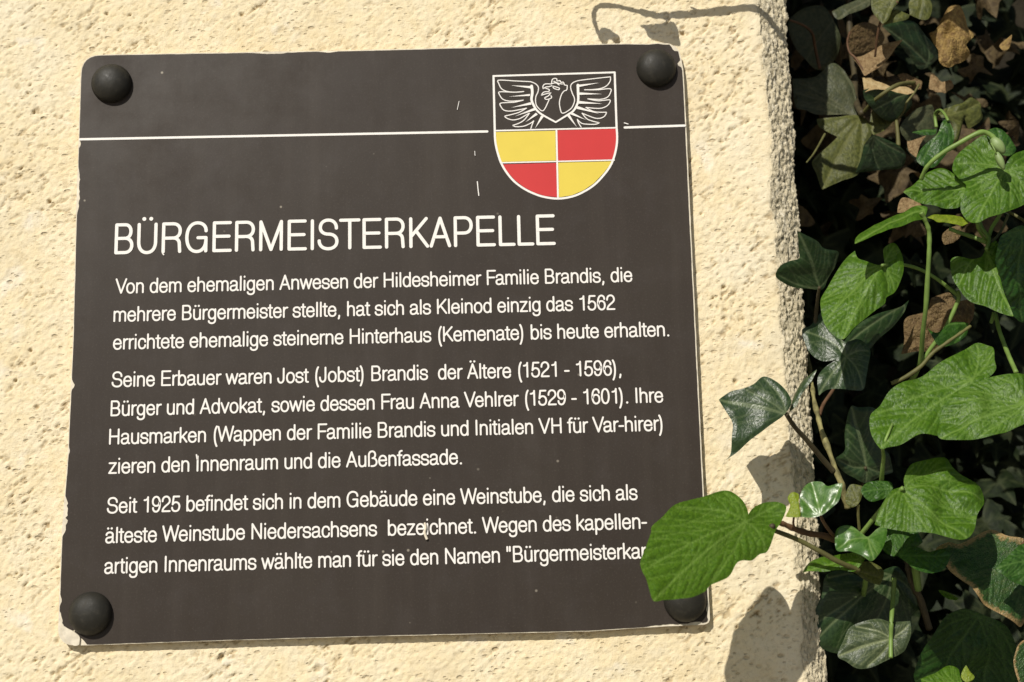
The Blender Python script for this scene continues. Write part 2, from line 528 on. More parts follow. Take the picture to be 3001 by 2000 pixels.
at = me.attributes.new('recess_shade', 'FLOAT', 'POINT'); at.data.foreach_set('value', np.where(K == 3, 1.0, np.where(K == 2, sstep(WY + .02, WY + .05, Y), 0.0)).ravel().astype(np.float32))  # mask for shade painted on the return and the unseen back wall
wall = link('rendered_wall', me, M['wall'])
tag(wall, 'cream rough rendered wall with a crumbling grey corner behind the sign', 'wall')

# ------------------------------------------------------------------ sign
sign = empty('information_sign', (0, 0.004, -0.19), 'dark brown information sign with white text and red yellow crest screwed to cream wall', 'sign')


def sign_mat():
    k = NT('brown_enamel')
    co = k.n('ShaderNodeTexCoord').outputs['Object']
    n1 = k.noise(co, 9, 3); n2 = k.noise(co, 800, 3, .7)
    c = k.ramp(n1, [(0.3, (0.034, 0.0258, 0.0205)), (0.7, (0.0395, 0.0308, 0.0240))])
    vo = k.n('ShaderNodeTexVoronoi', i_Scale=62.0)
    k.l(co, vo.inputs['Vector'])
    gate = k.n('ShaderNodeSeparateColor'); k.l(vo.outputs['Color'], gate.inputs[0])
    spk = k.math('MULTIPLY', k.ramp(vo.outputs['Distance'], [(0.03, 1.0), (0.065, 0.0)]), k.ramp(gate.outputs[0], [(0.50, 0.0), (0.95, 0.95)]))
    c = k.mix(spk, c, (0.34, 0.30, 0.24))
    c = k.mix(k.ramp(n2, [(0.55, 0.0), (0.8, 0.25)]), c, (0.15, 0.13, 0.11))
    st = k.n('ShaderNodeMapping'); st.inputs['Scale'].default_value = (1, 1, 0.08); k.l(co, st.inputs[0])
    streak = k.noise(st.outputs[0], 60, 5, .65)
    c = k.mix(k.ramp(streak, [(0.48, 0.0), (0.78, 0.10)]), c, (0.13, 0.11, 0.09))
    c = k.mix(k.ramp(k.noise(co, 38, 5, .7), [(0.5, 0.0), (0.72, 0.12)]), c, (0.09, 0.08, 0.08))
    k.l(c, k.b.inputs['Base Color'])
    k.l(k.ramp(k.noise(co, 24, 5, .7), [(0.3, 0.40), (0.7, 0.62)]), k.b.inputs['Roughness'])
    k.b.inputs['Specular IOR Level'].default_value = 0.2
    k.l(k.bump(n2, 0.06, 0.0004), k.b.inputs['Normal'])
    return k.m


M['sign'] = sign_mat()
M['core'] = simple_mat('sign_core', (0.70, 0.63, 0.50), 0.7, 0.2, 0.25, 140, 0.5)
M['white'] = simple_mat('white_print', (0.83, 0.795, 0.75), 0.55, 0.3, 0.04, 300)
M['yellow'] = simple_mat('yellow_print', (0.70, 0.55, 0.075), 0.5, 0.3, 0.03, 60)
M['red'] = simple_mat('red_print', (0.55, 0.034, 0.034), 0.5, 0.3, 0.03, 60)
def cap_mat():
    k = NT('black_cap')
    co = k.n('ShaderNodeTexCoord').outputs['Object']
    n = k.noise(co, 260, 5, .7)
    c = k.ramp(k.noise(co, 60), [(0.3, (0.016, 0.0145, 0.011)), (0.7, (0.025, 0.023, 0.017))])
    c = k.mix(k.ramp(n, [(0.54, 0.0), (0.72, 0.3)]), c, (0.075, 0.066, 0.048))
    k.l(c, k.b.inputs['Base Color'])
    k.l(k.ramp(n, [(0.3, 0.42), (0.7, 0.68)]), k.b.inputs['Roughness'])
    k.b.inputs['Specular IOR Level'].default_value = 0.3
    k.l(k.bump(n, 0.25, 0.0008), k.b.inputs['Normal'])
    return k.m


M['cap'] = cap_mat()


def arc_pts(c0, corner, c1, n=7):
    c0, corner, c1 = map(np.array, (c0, corner, c1))
    return [tuple((1-t)**2*c0 + 2*t*(1-t)*corner + t*t*c1) for t in np.linspace(0, 1, n)]


def outline():
    o = []
    o += arc_pts((238, 216), (240, 164), (296, 162.5))
    o += [(600, 157), (1000, 150.5), (1500, 138), (1808, 130)]
    o += [(1850, 130), (1900, 131), (1935, 127), (1962, 130)]
    o += [(1978, 138), (1989, 150), (1995, 175), (2001, 205)]
    o += [(2004, 255), (2020, 600), (2040, 1020), (2055, 1334), (2070, 1640), (2077, 1780)]
    o += arc_pts((2078, 1806), (2082, 1829), (2060, 1830), 5)
    o += [(1957, 1834), (1723, 1849), (1000, 1866), (600, 1878)]
    o += arc_pts((226, 1891), (172, 1893), (172, 1840))
    o += [(183, 1560), (200, 1334), (215, 1000), (223.5, 667), (232, 400)]
    return o


def densify(o, step, jit, seed=0):
    o = [np.array(p, float) for p in o]
    out = []
    for i in range(len(o)):
        a, b = o[i], o[(i + 1) % len(o)]
        n = max(1, int(np.linalg.norm(b - a) / step))
        for k in range(n):
            out.append(a + (b - a) * k / n)
    out = np.array(out)
    c = np.array([1120, 1010.0])
    t = np.arange(len(out)) * 1.0
    dirn = (out - c); 
    # inward direction from the local edge
    tan = np.roll(out, -1, 0) - np.roll(out, 1, 0); tan /= np.linalg.norm(tan, axis=1)[:, None] + 1e-9
    nrm = np.stack([-tan[:, 1], tan[:, 0]], 1)
    return out, nrm


OUT = outline()
core_p, core_n = densify(OUT, 14, 0)
core_p = core_p - core_n * 1.8 + core_n * ((vnoise(np.arange(len(core_p)) * .5, np.zeros(len(core_p)), 3) - .5) * 1.2)[:, None]


def slab(name, pts2, y0, y1, mat, parent, bevel=0.0):
    n = len(pts2)
    fr = [P(*p, -y0) for p in pts2]
    bk = [np.array([p[0], y1, p[2]]) for p in fr]
    fc = [list(range(n))[::-1]] if True else []
    vs = fr + bk
    fcs = [list(range(n)), list(range(2 * n - 1, n - 1, -1))] + [[i, i + n, (i + 1) % n + n, (i + 1) % n] for i in range(n)]
    me = mesh_from(name, vs, fcs, False)
    bm = bmesh.new(); bm.from_mesh(me)
    bmesh.ops.recalc_face_normals(bm, faces=bm.faces)
    bmesh.ops.triangulate(bm, faces=[f for f in bm.faces if len(f.verts) > 4])
    bm.to_mesh(me); bm.free()
    return link(name, me, mat, parent)


panel = slab('panel', core_p, 0.0004, 0.0034, M['core'], sign)
# the brown coating, worn back along the edges
face_p, face_n = densify(OUT, 7, 0)
idx = np.arange(len(face_p))
wear = 0.5 + 0.8 * sstep(.52, .75, vnoise(idx * .17, idx * 0, 5)) * vnoise(idx * .9, idx * 0, 6)
CHIPS = [((224, 560), 70, 9), ((229, 420), 14, 6), ((213, 1128), 16, 9), ((187, 1500), 45, 12), ((184, 1545), 25, 13), ((800, 153), 70, 4), ((960, 150), 30, 4),
         ((186, 1830), 40, 14), ((176, 1870), 30, 30), ((225, 1890), 30, 30), ((195, 1890), 30, 40), ((1978, 140), 16, 12), ((2000, 186), 12, 12), ((1945, 129), 14, 4),
         ((1957, 1834), 60, 5), ((2045, 1828), 40, 5), ((2078, 1790), 30, 6), ((178, 1760), 14, 6), ((200, 1320), 10, 4)]
for (c, r, amt) in CHIPS:
    dd = np.linalg.norm(face_p - np.array(c), axis=1)
    wear += .8 * amt * np.clip(1 - (dd / r) ** 2, 0, 1) * (0.55 + 0.9 * vnoise(idx * .8, idx * 0, 8))
right = (face_p[:, 0] > 1990)
wear += right * 1.4
face_p = face_p + face_n * wear[:, None]
face = slab('coating', face_p, 0.0, 0.00045, M['sign'], panel)

# broken putty on the lower left corner
putty = slab('chipped_corner', catmull(pxs('R7', [(432, 1180), (470, 1200), (500, 1215), (545, 1250), (548, 1285), (540, 1312), (505, 1315), (470, 1290), (440, 1255), (428, 1215)]), 4, True), -0.0009, 0.0004, M['core'], panel)


# screw caps
def cap(c, parent):
    q = P(*c); R = 0.0133; Hh = 0.0088
    bm = bmesh.new()
    rings = []
    prof = [(0.0008 * -1, R * 0.985), (0.0004, R)] + [(0.0006 + Hh * math.sin(t), R * math.cos(t) ** 0.92) for t in np.linspace(0.05, math.pi / 2 - 0.05, 14)]
    nseg = 40
    for (h, r) in prof:
        rings.append([bm.verts.new((q[0] + r * math.cos(2*math.pi*k/nseg), q[1] - h, q[2] + r * math.sin(2*math.pi*k/nseg))) for k in range(nseg)])
    top = bm.verts.new((q[0], q[1] - 0.0006 - Hh, q[2]))
    for a, b in zip(rings, rings[1:]):
        for k in range(nseg):
            bm.faces.new((a[k], a[(k+1) % nseg], b[(k+1) % nseg], b[k]))
    for k in range(nseg):
        bm.faces.new((rings[-1][k], rings[-1][(k+1) % nseg], top))
    # shank into the wall
    sh = [[bm.verts.new((q[0] + .003 * math.cos(2*math.pi*k/10), y, q[2] + .003 * math.sin(2*math.pi*k/10))) for k in range(10)] for y in (q[1] + .0005, WY + .006)]
    for k in range(10):
        bm.faces.new((sh[0][k], sh[0][(k+1) % 10], sh[1][(k+1) % 10], sh[1][k]))
    bmesh.ops.recalc_face_normals(bm, faces=bm.faces)
    me = bpy.data.meshes.new('screw_cap'); bm.to_mesh(me); bm.free()
    me.polygons.foreach_set('use_smooth', [True] * len(me.polygons))
    return link('screw_cap', me, M['cap'], parent)


for c in ((328, 246.7), (1923, 202), (266, 1799), (2007, 1760)):
    cap(c, sign)


# ---- strokes printed on the sign
class Ink:
    def __init__(self):
        self.v = []; self.f = []

    def ribbon(self, pts, hw, y, caps=True, hw1=None):
        """pts: n x 2 (X,Z) on the sign plane"""
        p = np.asarray(pts, float)
        keep = [0] + [i for i in range(1, len(p)) if np.linalg.norm(p[i] - p[i-1]) > 1e-6]
        p = p[keep]; n = len(p)
        if n < 2:
            return
        loop = n > 6 and np.linalg.norm(p[0] - p[-1]) < 1e-6
        t = np.gradient(p, axis=0)
        if loop:
            caps = False
            t[0] = t[-1] = p[1] - p[-2]
        t = t; t /= np.linalg.norm(t, axis=1)[:, None] + 1e-12
        nr = np.stack([-t[:, 1], t[:, 0]], 1)
        hws = np.linspace(hw, hw if hw1 is None else hw1, n)
        base = len(self.v)
        for i in range(n):
            for s in (1, -1):
                q = p[i] + nr[i] * s * hws[i]
                self.v.append((q[0], y, q[1]))
        for i in range(n - 1):
            b = base + 2 * i
            self.f.append((b, b + 1, b + 3, b + 2))
        if caps:
            for (i, sg) in ((0, -1), (n - 1, 1)):
                ang0 = math.atan2(nr[i, 1], nr[i, 0])
                ids = []
                for k in range(1, 6):
                    a = ang0 - sg * math.pi * k / 6
                    q = p[i] + hws[i] * np.array([math.cos(a), math.sin(a)])
                    ids.append(len(self.v)); self.v.append((q[0], y, q[1]))
                self.f.append(tuple([base + 2 * i] + ids + [base + 2 * i + 1]))

    def dot(self, c, r, y):
        base = len(self.v)
        for k in range(14):
            self.v.append((c[0] + r * math.cos(2*math.pi*k/14), y, c[1] + r * math.sin(2*math.pi*k/14)))
        self.f.append(tuple(range(base, base + 14)))

    def poly(self, pts, y):
        base = len(self.v)
        for p in pts:
            self.v.append((p[0], y, p[1]))
        self.f.append(tuple(range(base, base + len(pts))))

    def build(self, name, mat, parent):
        me = mesh_from(name, self.v, self.f, False)
        bm = bmesh.new(); bm.from_mesh(me)
        bmesh.ops.recalc_face_normals(bm, faces=bm.faces)
        for f in bm.faces:
            if f.normal.y > 0:
                f.normal_flip()
        bmesh.ops.triangulate(bm, faces=[f for f in bm.faces if len(f.verts) > 4])
        bm.to_mesh(me); bm.free()
        return link(name, me, mat, parent)


GL = {
 'A': (667, "M62 42 L334 676|M334 676 L606 42|M150 250 L518 250"),
 'B': (667, "M115 42 L115 676|M115 676 L370 676 H540 520 V370 366 L115 366|M370 366 H578 205 V370 42 L115 42"),
 'E': (667, "M120 42 L120 676|M120 676 L590 676|M120 366 L560 366|M120 42 L600 42"),
 'F': (611, "M120 42 L120 676|M120 676 L565 676|M120 360 L510 360"),
 'G': (778, "M655 500 V395 686 H88 360 V390 32 H655 300|M655 345 L420 345|M655 345 L655 42"),
 'H': (722, "M118 42 L118 676|M605 42 L605 676|M118 366 L605 366"),
 'I': (278, "M139 42 L139 676"), 'J': (500, "M380 676 L380 220 V215 32 H55 230"),
 'K': (667, "M118 42 L118 676|M580 676 L125 270|M270 400 L610 42"),
 'L': (556, "M118 676 L118 42|M118 42 L520 42"),
 'M': (833, "M112 42 L112 676|M112 676 L416 42|M416 42 L720 676|M720 676 L720 42"),
 'N': (722, "M115 42 L115 676|M115 676 L607 42|M607 42 L607 676"),
 'P': (667, "M118 42 L118 676|M118 676 L380 676 H590 500 V380 325 L118 325"),
 'R': (722, "M118 42 L118 676|M118 676 L400 676 H610 512 V400 350 L118 350|M400 350 H592 215 L608 42"),
 'S': (667, "M575 500 V335 686 H98 520 V335 366 H590 200 V335 32 H65 215"),
 'T': (611, "M35 676 L576 676|M305 676 L305 42"),
 'U': (722, "M112 676 L112 270 V361 32 H610 270 L610 676"),
 'V': (667, "M45 680 L333 42|M333 42 L622 680"),
 'W': (944, "M45 680 L245 42|M245 42 L472 676|M472 676 L699 42|M699 42 L900 680"),
 '0': (556, "M278 686 H75 358 V278 32 H481 358 V278 686"),
 '1': (556, "M350 42 L350 676|M150 548 H350 676"),
 '2': (556, "M72 480 V275 686 H482 490 C482 330 90 270 75 42|M75 42 L490 42"),
 '5': (556, "M460 676 L150 676|M150 676 L95 330|M98 330 C150 400 210 425 275 425 H485 235 V270 32 H68 190"),
 '6': (556, "M465 520 V290 686 H78 340 V285 32 H485 235 V290 432 H120 300"),
 '9': (556, "M90 195 V265 32 H478 378 V270 686 H70 483 V265 286 H437 418"),
 'a': (556, "M80 370 V270 481 H432 370 L432 130 V510 45|M432 300 C400 270 330 270 250 258 H68 150 V205 32 H432 200"),
 'b': (556, "M97 676 L97 42|M290 481 H483 257 V290 32 H97 257 V290 481"),
 'c': (500, "M445 340 V255 481 H72 257 V255 32 H448 185"),
 'd': (556, "M460 676 L460 42|M265 481 H72 257 V265 32 H460 257 V265 481"),
 'e': (556, "M75 275 L478 275|M478 275 V280 481 H72 257 V285 32 H475 165"),
 'f': (278, "M262 676 H125 570 L125 42|M25 481 L250 481"),
 'g': (556, "M265 481 H72 265 V265 48 H460 265 V265 481|M460 481 L460 -20 V270 -165 H85 -60"),
 'h': (556, "M98 676 L98 42|M98 300 V290 481 H455 320 L455 42"),
 'i': (222, "M111 481 L111 42|M111 655 L111 672"),
 'k': (500, "M98 676 L98 42|M440 481 L105 200|M215 295 L455 42"),
 'l': (222, "M111 676 L111 42"),
 'm': (833, "M95 481 L95 42|M95 320 V260 481 H415 330 L415 42|M415 320 V580 481 H738 330 L738 42"),
 'n': (556, "M98 481 L98 42|M98 300 V290 481 H455 320 L455 42"),
 'o': (556, "M278 481 H72 257 V278 32 H484 257 V278 481"),
 'p': (556, "M97 481 L97 -165|M290 481 H483 257 V290 32 H97 257 V290 481"),
 'r': (333, "M100 481 L100 42|M100 280 V300 478 L312 478"),
 's': (500, "M430 365 V250 481 H70 370 V250 262 H440 148 V250 32 H55 165"),
 't': (278, "M128 610 L128 120 V220 42 L252 42|M25 481 L245 481"),
 'u': (556, "M98 481 L98 190 V262 32 H455 210|M455 481 L455 42"),
 'v': (500, "M40 481 L250 42|M250 42 L460 481"),
 'w': (722, "M38 481 L200 42|M200 42 L361 475|M361 475 L522 42|M522 42 L685 481"),
 'z': (500, "M62 481 L428 481|M428 481 L55 42|M55 42 L448 42"),
 'ß': (611, "M98 42 L98 520 V285 690 H460 535 V300 385|M300 385 H540 205 V310 32 L235 32"),
 ',': (278, "M139 45 L139 10 L105 -90"), '.': (278, "D139 45"),
 '(': (333, "M285 700 C130 520 130 40 285 -180"), ')': (333, "M48 700 C203 520 203 40 48 -180"),
 '-': (333, "M55 265 L280 265"), '"': (355, "M105 676 L105 500|M250 676 L250 500"), ' ': (278, ""),
}
GL['Ä'] = (667, GL['A'][1] + "|D225 795|D443 795"); GL['Ü'] = (722, GL['U'][1] + "|D258 800|D464 800")
GL['ä'] = (556, GL['a'][1] + "|D165 650|D365 650"); GL['ü'] = (556, GL['u'][1] + "|D180 650|D375 650")
KERN = {('V', 'o'): -60, ('V', 'e'): -60, ('V', 'a'): -70, ('W', 'e'): -35, ('W', 'a'): -40, ('F', 'a'): -45, ('F', 'r'): -45, ('K', 'A'): -10,
        ('r', ','): -40, ('r', '.'): -50, ('K', 'l'): -5, ('K', 'e'): -25, ('R', 'K'): 0, ('P', 'E'): 0, ('L', 'L'): 0, ('A', 'P'): 0, ('1', ')'): -40, ('(', '1'): -30}


def glyph_paths(s):
    out = []
    for st in s.split('|'):
        if not st:
            continue
        tok = st.replace('M', ' M ').replace('L', ' L ').replace('H', ' H ').replace('V', ' V ').replace('C', ' C ').replace('D', ' D ').split()
        pts = []; i = 0
        while i < len(tok):
            c = tok[i]
            if c == 'D':
                out.append(('D', (float(tok[i+1]), float(tok[i+2])))); i += 3; continue
            if c in 'ML':
                q = np.array([float(tok[i+1]), float(tok[i+2])]); i += 3
                if c == 'L' and pts and np.linalg.norm(q - pts[-1]) > 60:
                    a = pts[-1]
                    u = (q - a) / np.linalg.norm(q - a)
                    pts += [a + u * 12, q - u * 12]
                pts.append(q); continue
            a = pts[-1]
            if c in 'HV':
                b = np.array([float(tok[i+1]), float(tok[i+2])]); i += 3
                kx = 0.60
                if c == 'H':
                    c1 = a + np.array([(b[0]-a[0]) * kx, 0]); c2 = b - np.array([0, (b[1]-a[1]) * kx])
                else:
                    c1 = a + np.array([0, (b[1]-a[1]) * kx]); c2 = b - np.array([(b[0]-a[0]) * kx, 0])
            else:
                c1 = np.array([float(tok[i+1]), float(tok[i+2])]); c2 = np.array([float(tok[i+3]), float(tok[i+4])])
                b = np.array([float(tok[i+5]), float(tok[i+6])]); i += 7
            for t in np.linspace(0, 1, 10)[1:]:
                pts.append((1-t)**3*a + 3*t*(1-t)**2*c1 + 3*t*t*(1-t)*c2 + t**3*b)
        if len(pts) > 1:
            out.append(('S', np.array(pts)))
    return out


INK_Y = -0.00022


def set_line(text, p0, p1, em, hw_units, name, fit_text=None):
    """text runs from photo pixel p0 to p1 (baseline, ink to ink); em in metres"""
    A = P(*p0); Bp = P(*p1)
    A2 = np.array([A[0], A[2]]); B2 = np.array([Bp[0], Bp[2]])
    L = np.linalg.norm(B2 - A2); ux = (B2 - A2) / L; uy = np.array([-ux[1], ux[0]])

    def layout(tx):
        x = 0; pos = []; lo = 1e9; hi = -1e9
        for k, ch in enumerate(tx):
            adv, pth = GL[ch]
            if k:
                x += KERN.get((tx[k-1], ch), 0)
            for kind, pp in glyph_paths(pth):
                q = np.atleast_2d(pp)
                lo = min(lo, x + q[:, 0].min()); hi = max(hi, x + q[:, 0].max())
            pos.append((x, ch)); x += adv
        return pos, lo, hi
    hw = hw_units * em / 1000
    pos, lo, hi = layout(fit_text or text)
    sx = (L - 2 * hw) / (hi - lo)
    pos, _, _ = layout(text)
    ink = Ink()
    lift = (42 - hw_units) * em / 1000
    for x, ch in pos:
        for k, (kind, pp) in enumerate(glyph_paths(GL[ch][1])):
            q = np.atleast_2d(pp)
            m = A2 + np.outer(hw + (x + q[:, 0] - lo) * sx, ux) + np.outer(q[:, 1] * em / 1000 - lift, uy)
            y = INK_Y - k * 0.00006
            if kind == 'D':
                ink.dot(m[0], hw * 1.22, y)
            else:
                ink.ribbon(m, hw, y)
    return ink.build(name, M['white'], sign)


def mlen(a, b):
    return float(np.linalg.norm(P(*a) - P(*b)))


EM_H = mlen((336, 745.8), (338.7, 653.5)) / 0.718
EM_B = mlen((320, 1303), (322, 1256)) / 0.718
set_line('BÜRGERMEISTERKAPELLE', (335, 746.5), (1629, 719), EM_H, 36, 'heading')
LINES = [('Von dem ehemaligen Anwesen der Hildesheimer Familie Brandis, die', (338, 862), (1853.5, 827)),
         ('mehrere Bürgermeister stellte, hat sich als Kleinod einzig das 1562', (332.5, 944.5), (1803.5, 909)),
         ('errichtete ehemalige steinerne Hinterhaus (Kemenate) bis heute erhalten.', (331, 1026), (1961, 986.5)),
         ('Seine Erbauer waren Jost (Jobst) Brandis  der Ältere (1521 - 1596),', (327, 1136), (1821, 1101)),
         ('Bürger und Advokat, sowie dessen Frau Anna Vehlrer (1529 - 1601). Ihre', (324, 1221), (1944, 1180.5)),
         ('Hausmarken (Wappen der Familie Brandis und Initialen VH für Var-hirer)', (319.5, 1304), (1942, 1263.5)),
         ('zieren den Innenraum und die Außenfassade.', (317.5, 1390), (1353.5, 1361.5)),
         ('Seit 1925 befindet sich in dem Gebäude eine Weinstube, die sich als', (313, 1506), (1869, 1466)),
         ('älteste Weinstube Niedersachsens  bezeichnet. Wegen des kapellen-', (308.5, 1593.5), (1897, 1550.5))]
for tx, a, b in LINES:
    set_line(tx, a, b, EM_B, 40, 'text_line')
last = 'artigen Innenraums wählte man für sie den Namen "Bürgermeisterka'
set_line(last + 'pelle".', (305.5, 1683), (1879, 1638), EM_B, 40, 'text_line', fit_text=last)


def pl(reg, pts):
    return [(lambda q: (q[0], q[2]))(P(*px(reg, *p))) for p in pts]


# the two white rules
for a, b, reg in (((545, 962), None, 'R1'), ((435, 1258), (1040, 1238), 'G')):
    ink = Ink()
    if b is None:
        A_ = P(*px('R1', 552, 962)); B_ = P(*px('R2', 1006, 908))
    else:
        A_ = P(*px(reg, 440, 1259)); B_ = P(*px(reg, 1030, 1240))
    ink.ribbon([(A_[0], A_[2]), (B_[0], B_[2])], 0.00078, INK_Y)
    ink.build('ruled_line', M['white'], sign)

# crest
crest_top = P(*px('C', 800, 140))
crest = Ink()
k1 = 1 / 3.564 * MPP
sh = pl('C', [(178, 722), (180, 800), (190, 880), (212, 970), (245, 1065), (300, 1160), (380, 1255), (480, 1330), (590, 1385), (700, 1420), (840, 1436), (980, 1416), (1100, 1368), (1220, 1290), (1320, 1185), (1390, 1085), (1430, 980), (1452, 870), (1456, 780), (1450, 690)])
crest.ribbon(catmull(sh, 4), 11 * k1, INK_Y)
crest.ribbon(pl('C', [(165, 156), (178, 722)]), 11 * k1, INK_Y - .00001)
crest.ribbon(pl('C', [(1430, 118), (1450, 690)]), 11 * k1, INK_Y - .00002)
crest.ribbon(pl('C', [(165, 156), (1430, 118)]), 10 * k1, INK_Y - .00003)
crest.ribbon(pl('C', [(180, 727), (1450, 696)]), 8 * k1, INK_Y - .00004)
crest.ribbon(pl('C', [(822, 715), (838, 1432)]), 9 * k1, INK_Y - .00005)
crest.ribbon(pl('C', [(242, 1062), (1425, 1034)]), 7 * k1, INK_Y - .00006)
crest_ob = crest.build('crest', M['white'], sign)
for nm, mt, pts in (('yellow_quarter', 'yellow', [(190, 740), (812, 726), (818, 1038), (240, 1053), (212, 960), (195, 860)]),
                    ('red_quarter', 'red', [(831, 722), (1443, 706), (1446, 840), (1425, 960), (1408, 1026), (838, 1040)]),
                    ('red_quarter', 'red', [(255, 1078), (820, 1062), (829, 1420), (700, 1408), (590, 1372), (480, 1315), (385, 1240), (310, 1155)]),
                    ('yellow_quarter', 'yellow', [(840, 1060), (1408, 1046), (1380, 1085), (1305, 1180), (1210, 1278), (1100, 1352), (980, 1402), (848, 1422)])):
    q = Ink(); q.poly(pl('C', pts), -0.00012); q.build(nm, M[mt], crest_ob)
eg = Ink(); t_ = 5.2 * k1
THIN = [[(550, 215), (400, 208), (215, 200), (222, 240), (250, 290), (310, 318), (400, 325), (480, 318)],
        [(480, 318), (380, 325), (225, 322), (232, 360), (265, 400), (330, 418), (420, 415), (475, 408)],
        [(475, 408), (380, 430), (238, 440), (245, 480), (280, 515), (350, 522), (450, 505), (510, 492)],
        [(510, 492), (420, 540), (280, 575), (310, 600), (370, 615), (440, 600), (510, 560), (540, 545)],
        [(540, 545), (490, 610), (440, 645), (365, 672), (400, 685), (480, 680), (550, 650), (585, 625)],
        [(585, 625), (570, 660), (555, 705)],
        [(550, 215), (600, 235), (632, 270), (630, 320), (608, 370), (605, 430), (625, 480), (685, 518), (745, 405)],
        [(1385, 165), (1200, 185), (1050, 205), (990, 230), (970, 270), (985, 330), (1010, 390), (1005, 440), (970, 500), (885, 545), (858, 480), (855, 420), (875, 350), (900, 315), (930, 300), (935, 255)],
        [(1385, 165), (1385, 205), (1350, 255), (1290, 285), (1200, 298), (1115, 300)],
        [(1115, 300), (1250, 300), (1385, 290), (1382, 340), (1350, 380), (1280, 400), (1150, 395)],
        [(1150, 395), (1260, 415), (1378, 405), (1375, 440), (1340, 475), (1270, 495), (1130, 485)],
        [(1130, 485), (1220, 530), (1345, 535), (1325, 575), (1280, 597), (1220, 595), (1090, 545)],
        [(1090, 545), (1150, 610), (1270, 645), (1230, 660), (1150, 660), (1085, 650), (1040, 610)],
        [(1040, 610), (1055, 650), (1080, 690)],
        [(770, 240), (778, 195), (800, 182), (825, 186), (828, 208), (858, 205), (868, 222), (895, 222), (905, 248), (935, 255)],
        [(772, 238), (815, 228), (850, 250)], [(795, 212), (840, 232), (885, 240)], [(785, 262), (850, 282), (845, 300), (795, 285), (785, 262)],
        [(770, 240), (705, 240), (682, 262), (684, 290), (712, 272), (745, 268), (775, 258)], [(710, 285), (745, 298), (742, 318), (690, 325), (664, 358), (705, 345), (745, 335)],
        [(745, 335), (765, 330), (740, 362), (700, 385), (722, 402), (770, 385), (765, 362)]]
for k, ln in enumerate(THIN):
    eg.ribbon(catmull(pl('C', ln), 5, corner=70), t_, INK_Y - .00003 - k * .000006)
QU = [((345, 255), (560, 262), (560, 288)), ((325, 372), (545, 345), (545, 365)), ((350, 487), (555, 430), (562, 456)), ((388, 578), (590, 490), (602, 514)), ((500, 638), (608, 540), (628, 560)), ((600, 702), (662, 570), (690, 580)),
      ((1270, 228), (1050, 248), (1055, 272)), ((1300, 345), (1060, 328), (1060, 354)), ((1305, 447), (1062, 418), (1055, 446)), ((1270, 552), (1045, 472), (1028, 498)), ((1130, 615), (988, 538), (970, 558)), ((1035, 690), (932, 572), (960, 562))]
for k, tri in enumerate(QU):
    eg.poly(pl('C', tri), INK_Y - .0002 - k * .000005)
eg.ribbon(catmull(pl('C', [(563, 262), (570, 330), (562, 400), (578, 450), (612, 508), (665, 556), (815, 640)]), 5), 15 * k1, INK_Y - .0003, True, 9 * k1)
eg.ribbon(catmull(pl('C', [(1046, 252), (1048, 330), (1050, 400), (1040, 450), (1000, 520), (940, 562), (815, 640)]), 5), 14 * k1, INK_Y - .00031, True, 9 * k1)
eg.build('eagle', M['white'], crest_ob)
# flecks where the coating is scratched through
for reg, pts, hw in (('R2', [(812, 702), (800, 758)], .7), ('R2', [(938, 1255), (942, 1300), (948, 1350)], 1.2), ('R7', [(1355, 2), (1360, 30)], 1.6),
                     ('R2', [(1950, 850), (1975, 858)], 1.2), ('R2', [(920, 1045), (922, 1075)], .7), ('R4', [(1122, 182), (1130, 190)], 1.4)):
    fl = Ink(); fl.ribbon(pl(reg, pts), hw * MPP * 1.2, INK_Y - .0004); fl.build('scratch', M['white'], sign)


# ------------------------------------------------------------------ plants
def dist_segs(p, seg):
    """distance of points p (n,2) to a polyline"""
    best = np.full(len(p), 1e9)
    for a, b in zip(seg[:-1], seg[1:]):
        ab = b - a; L2 = ab @ ab + 1e-9
        t = np.clip(((p - a) @ ab) / L2, 0, 1)
        best = np.minimum(best, np.linalg.norm(p - a - t[:, None] * ab, axis=1))
    return best


def inside(p, poly):
    x, y = p[:, 0], p[:, 1]
    r = np.zeros(len(p), bool)
    j = len(poly) - 1
    for i in range(len(poly)):
        xi, yi = poly[i]; xj, yj = poly[j]
        c = ((yi > y) != (yj > y)) & (x < (xj - xi) * (y - yi) / (yj - yi + 1e-12) + xi)
        r ^= c
        j = i
    return r


def ray_len(o, d, poly, mx=2000.0):
    best = mx
    for a, b in zip(poly, np.roll(poly, -1, 0)):
        e = b - a
        den = d[0] * e[1] - d[1] * e[0]
        if abs(den) < 1e-9:
            continue
        t = ((a[0]-o[0]) * e[1] - (a[1]-o[1]) * e[0]) / den
        s = ((a[0]-o[0]) * d[1] - (a[1]-o[1]) * d[0]) / den
        if t > 3 and 0 <= s <= 1:
            best = min(best, t)
    return best


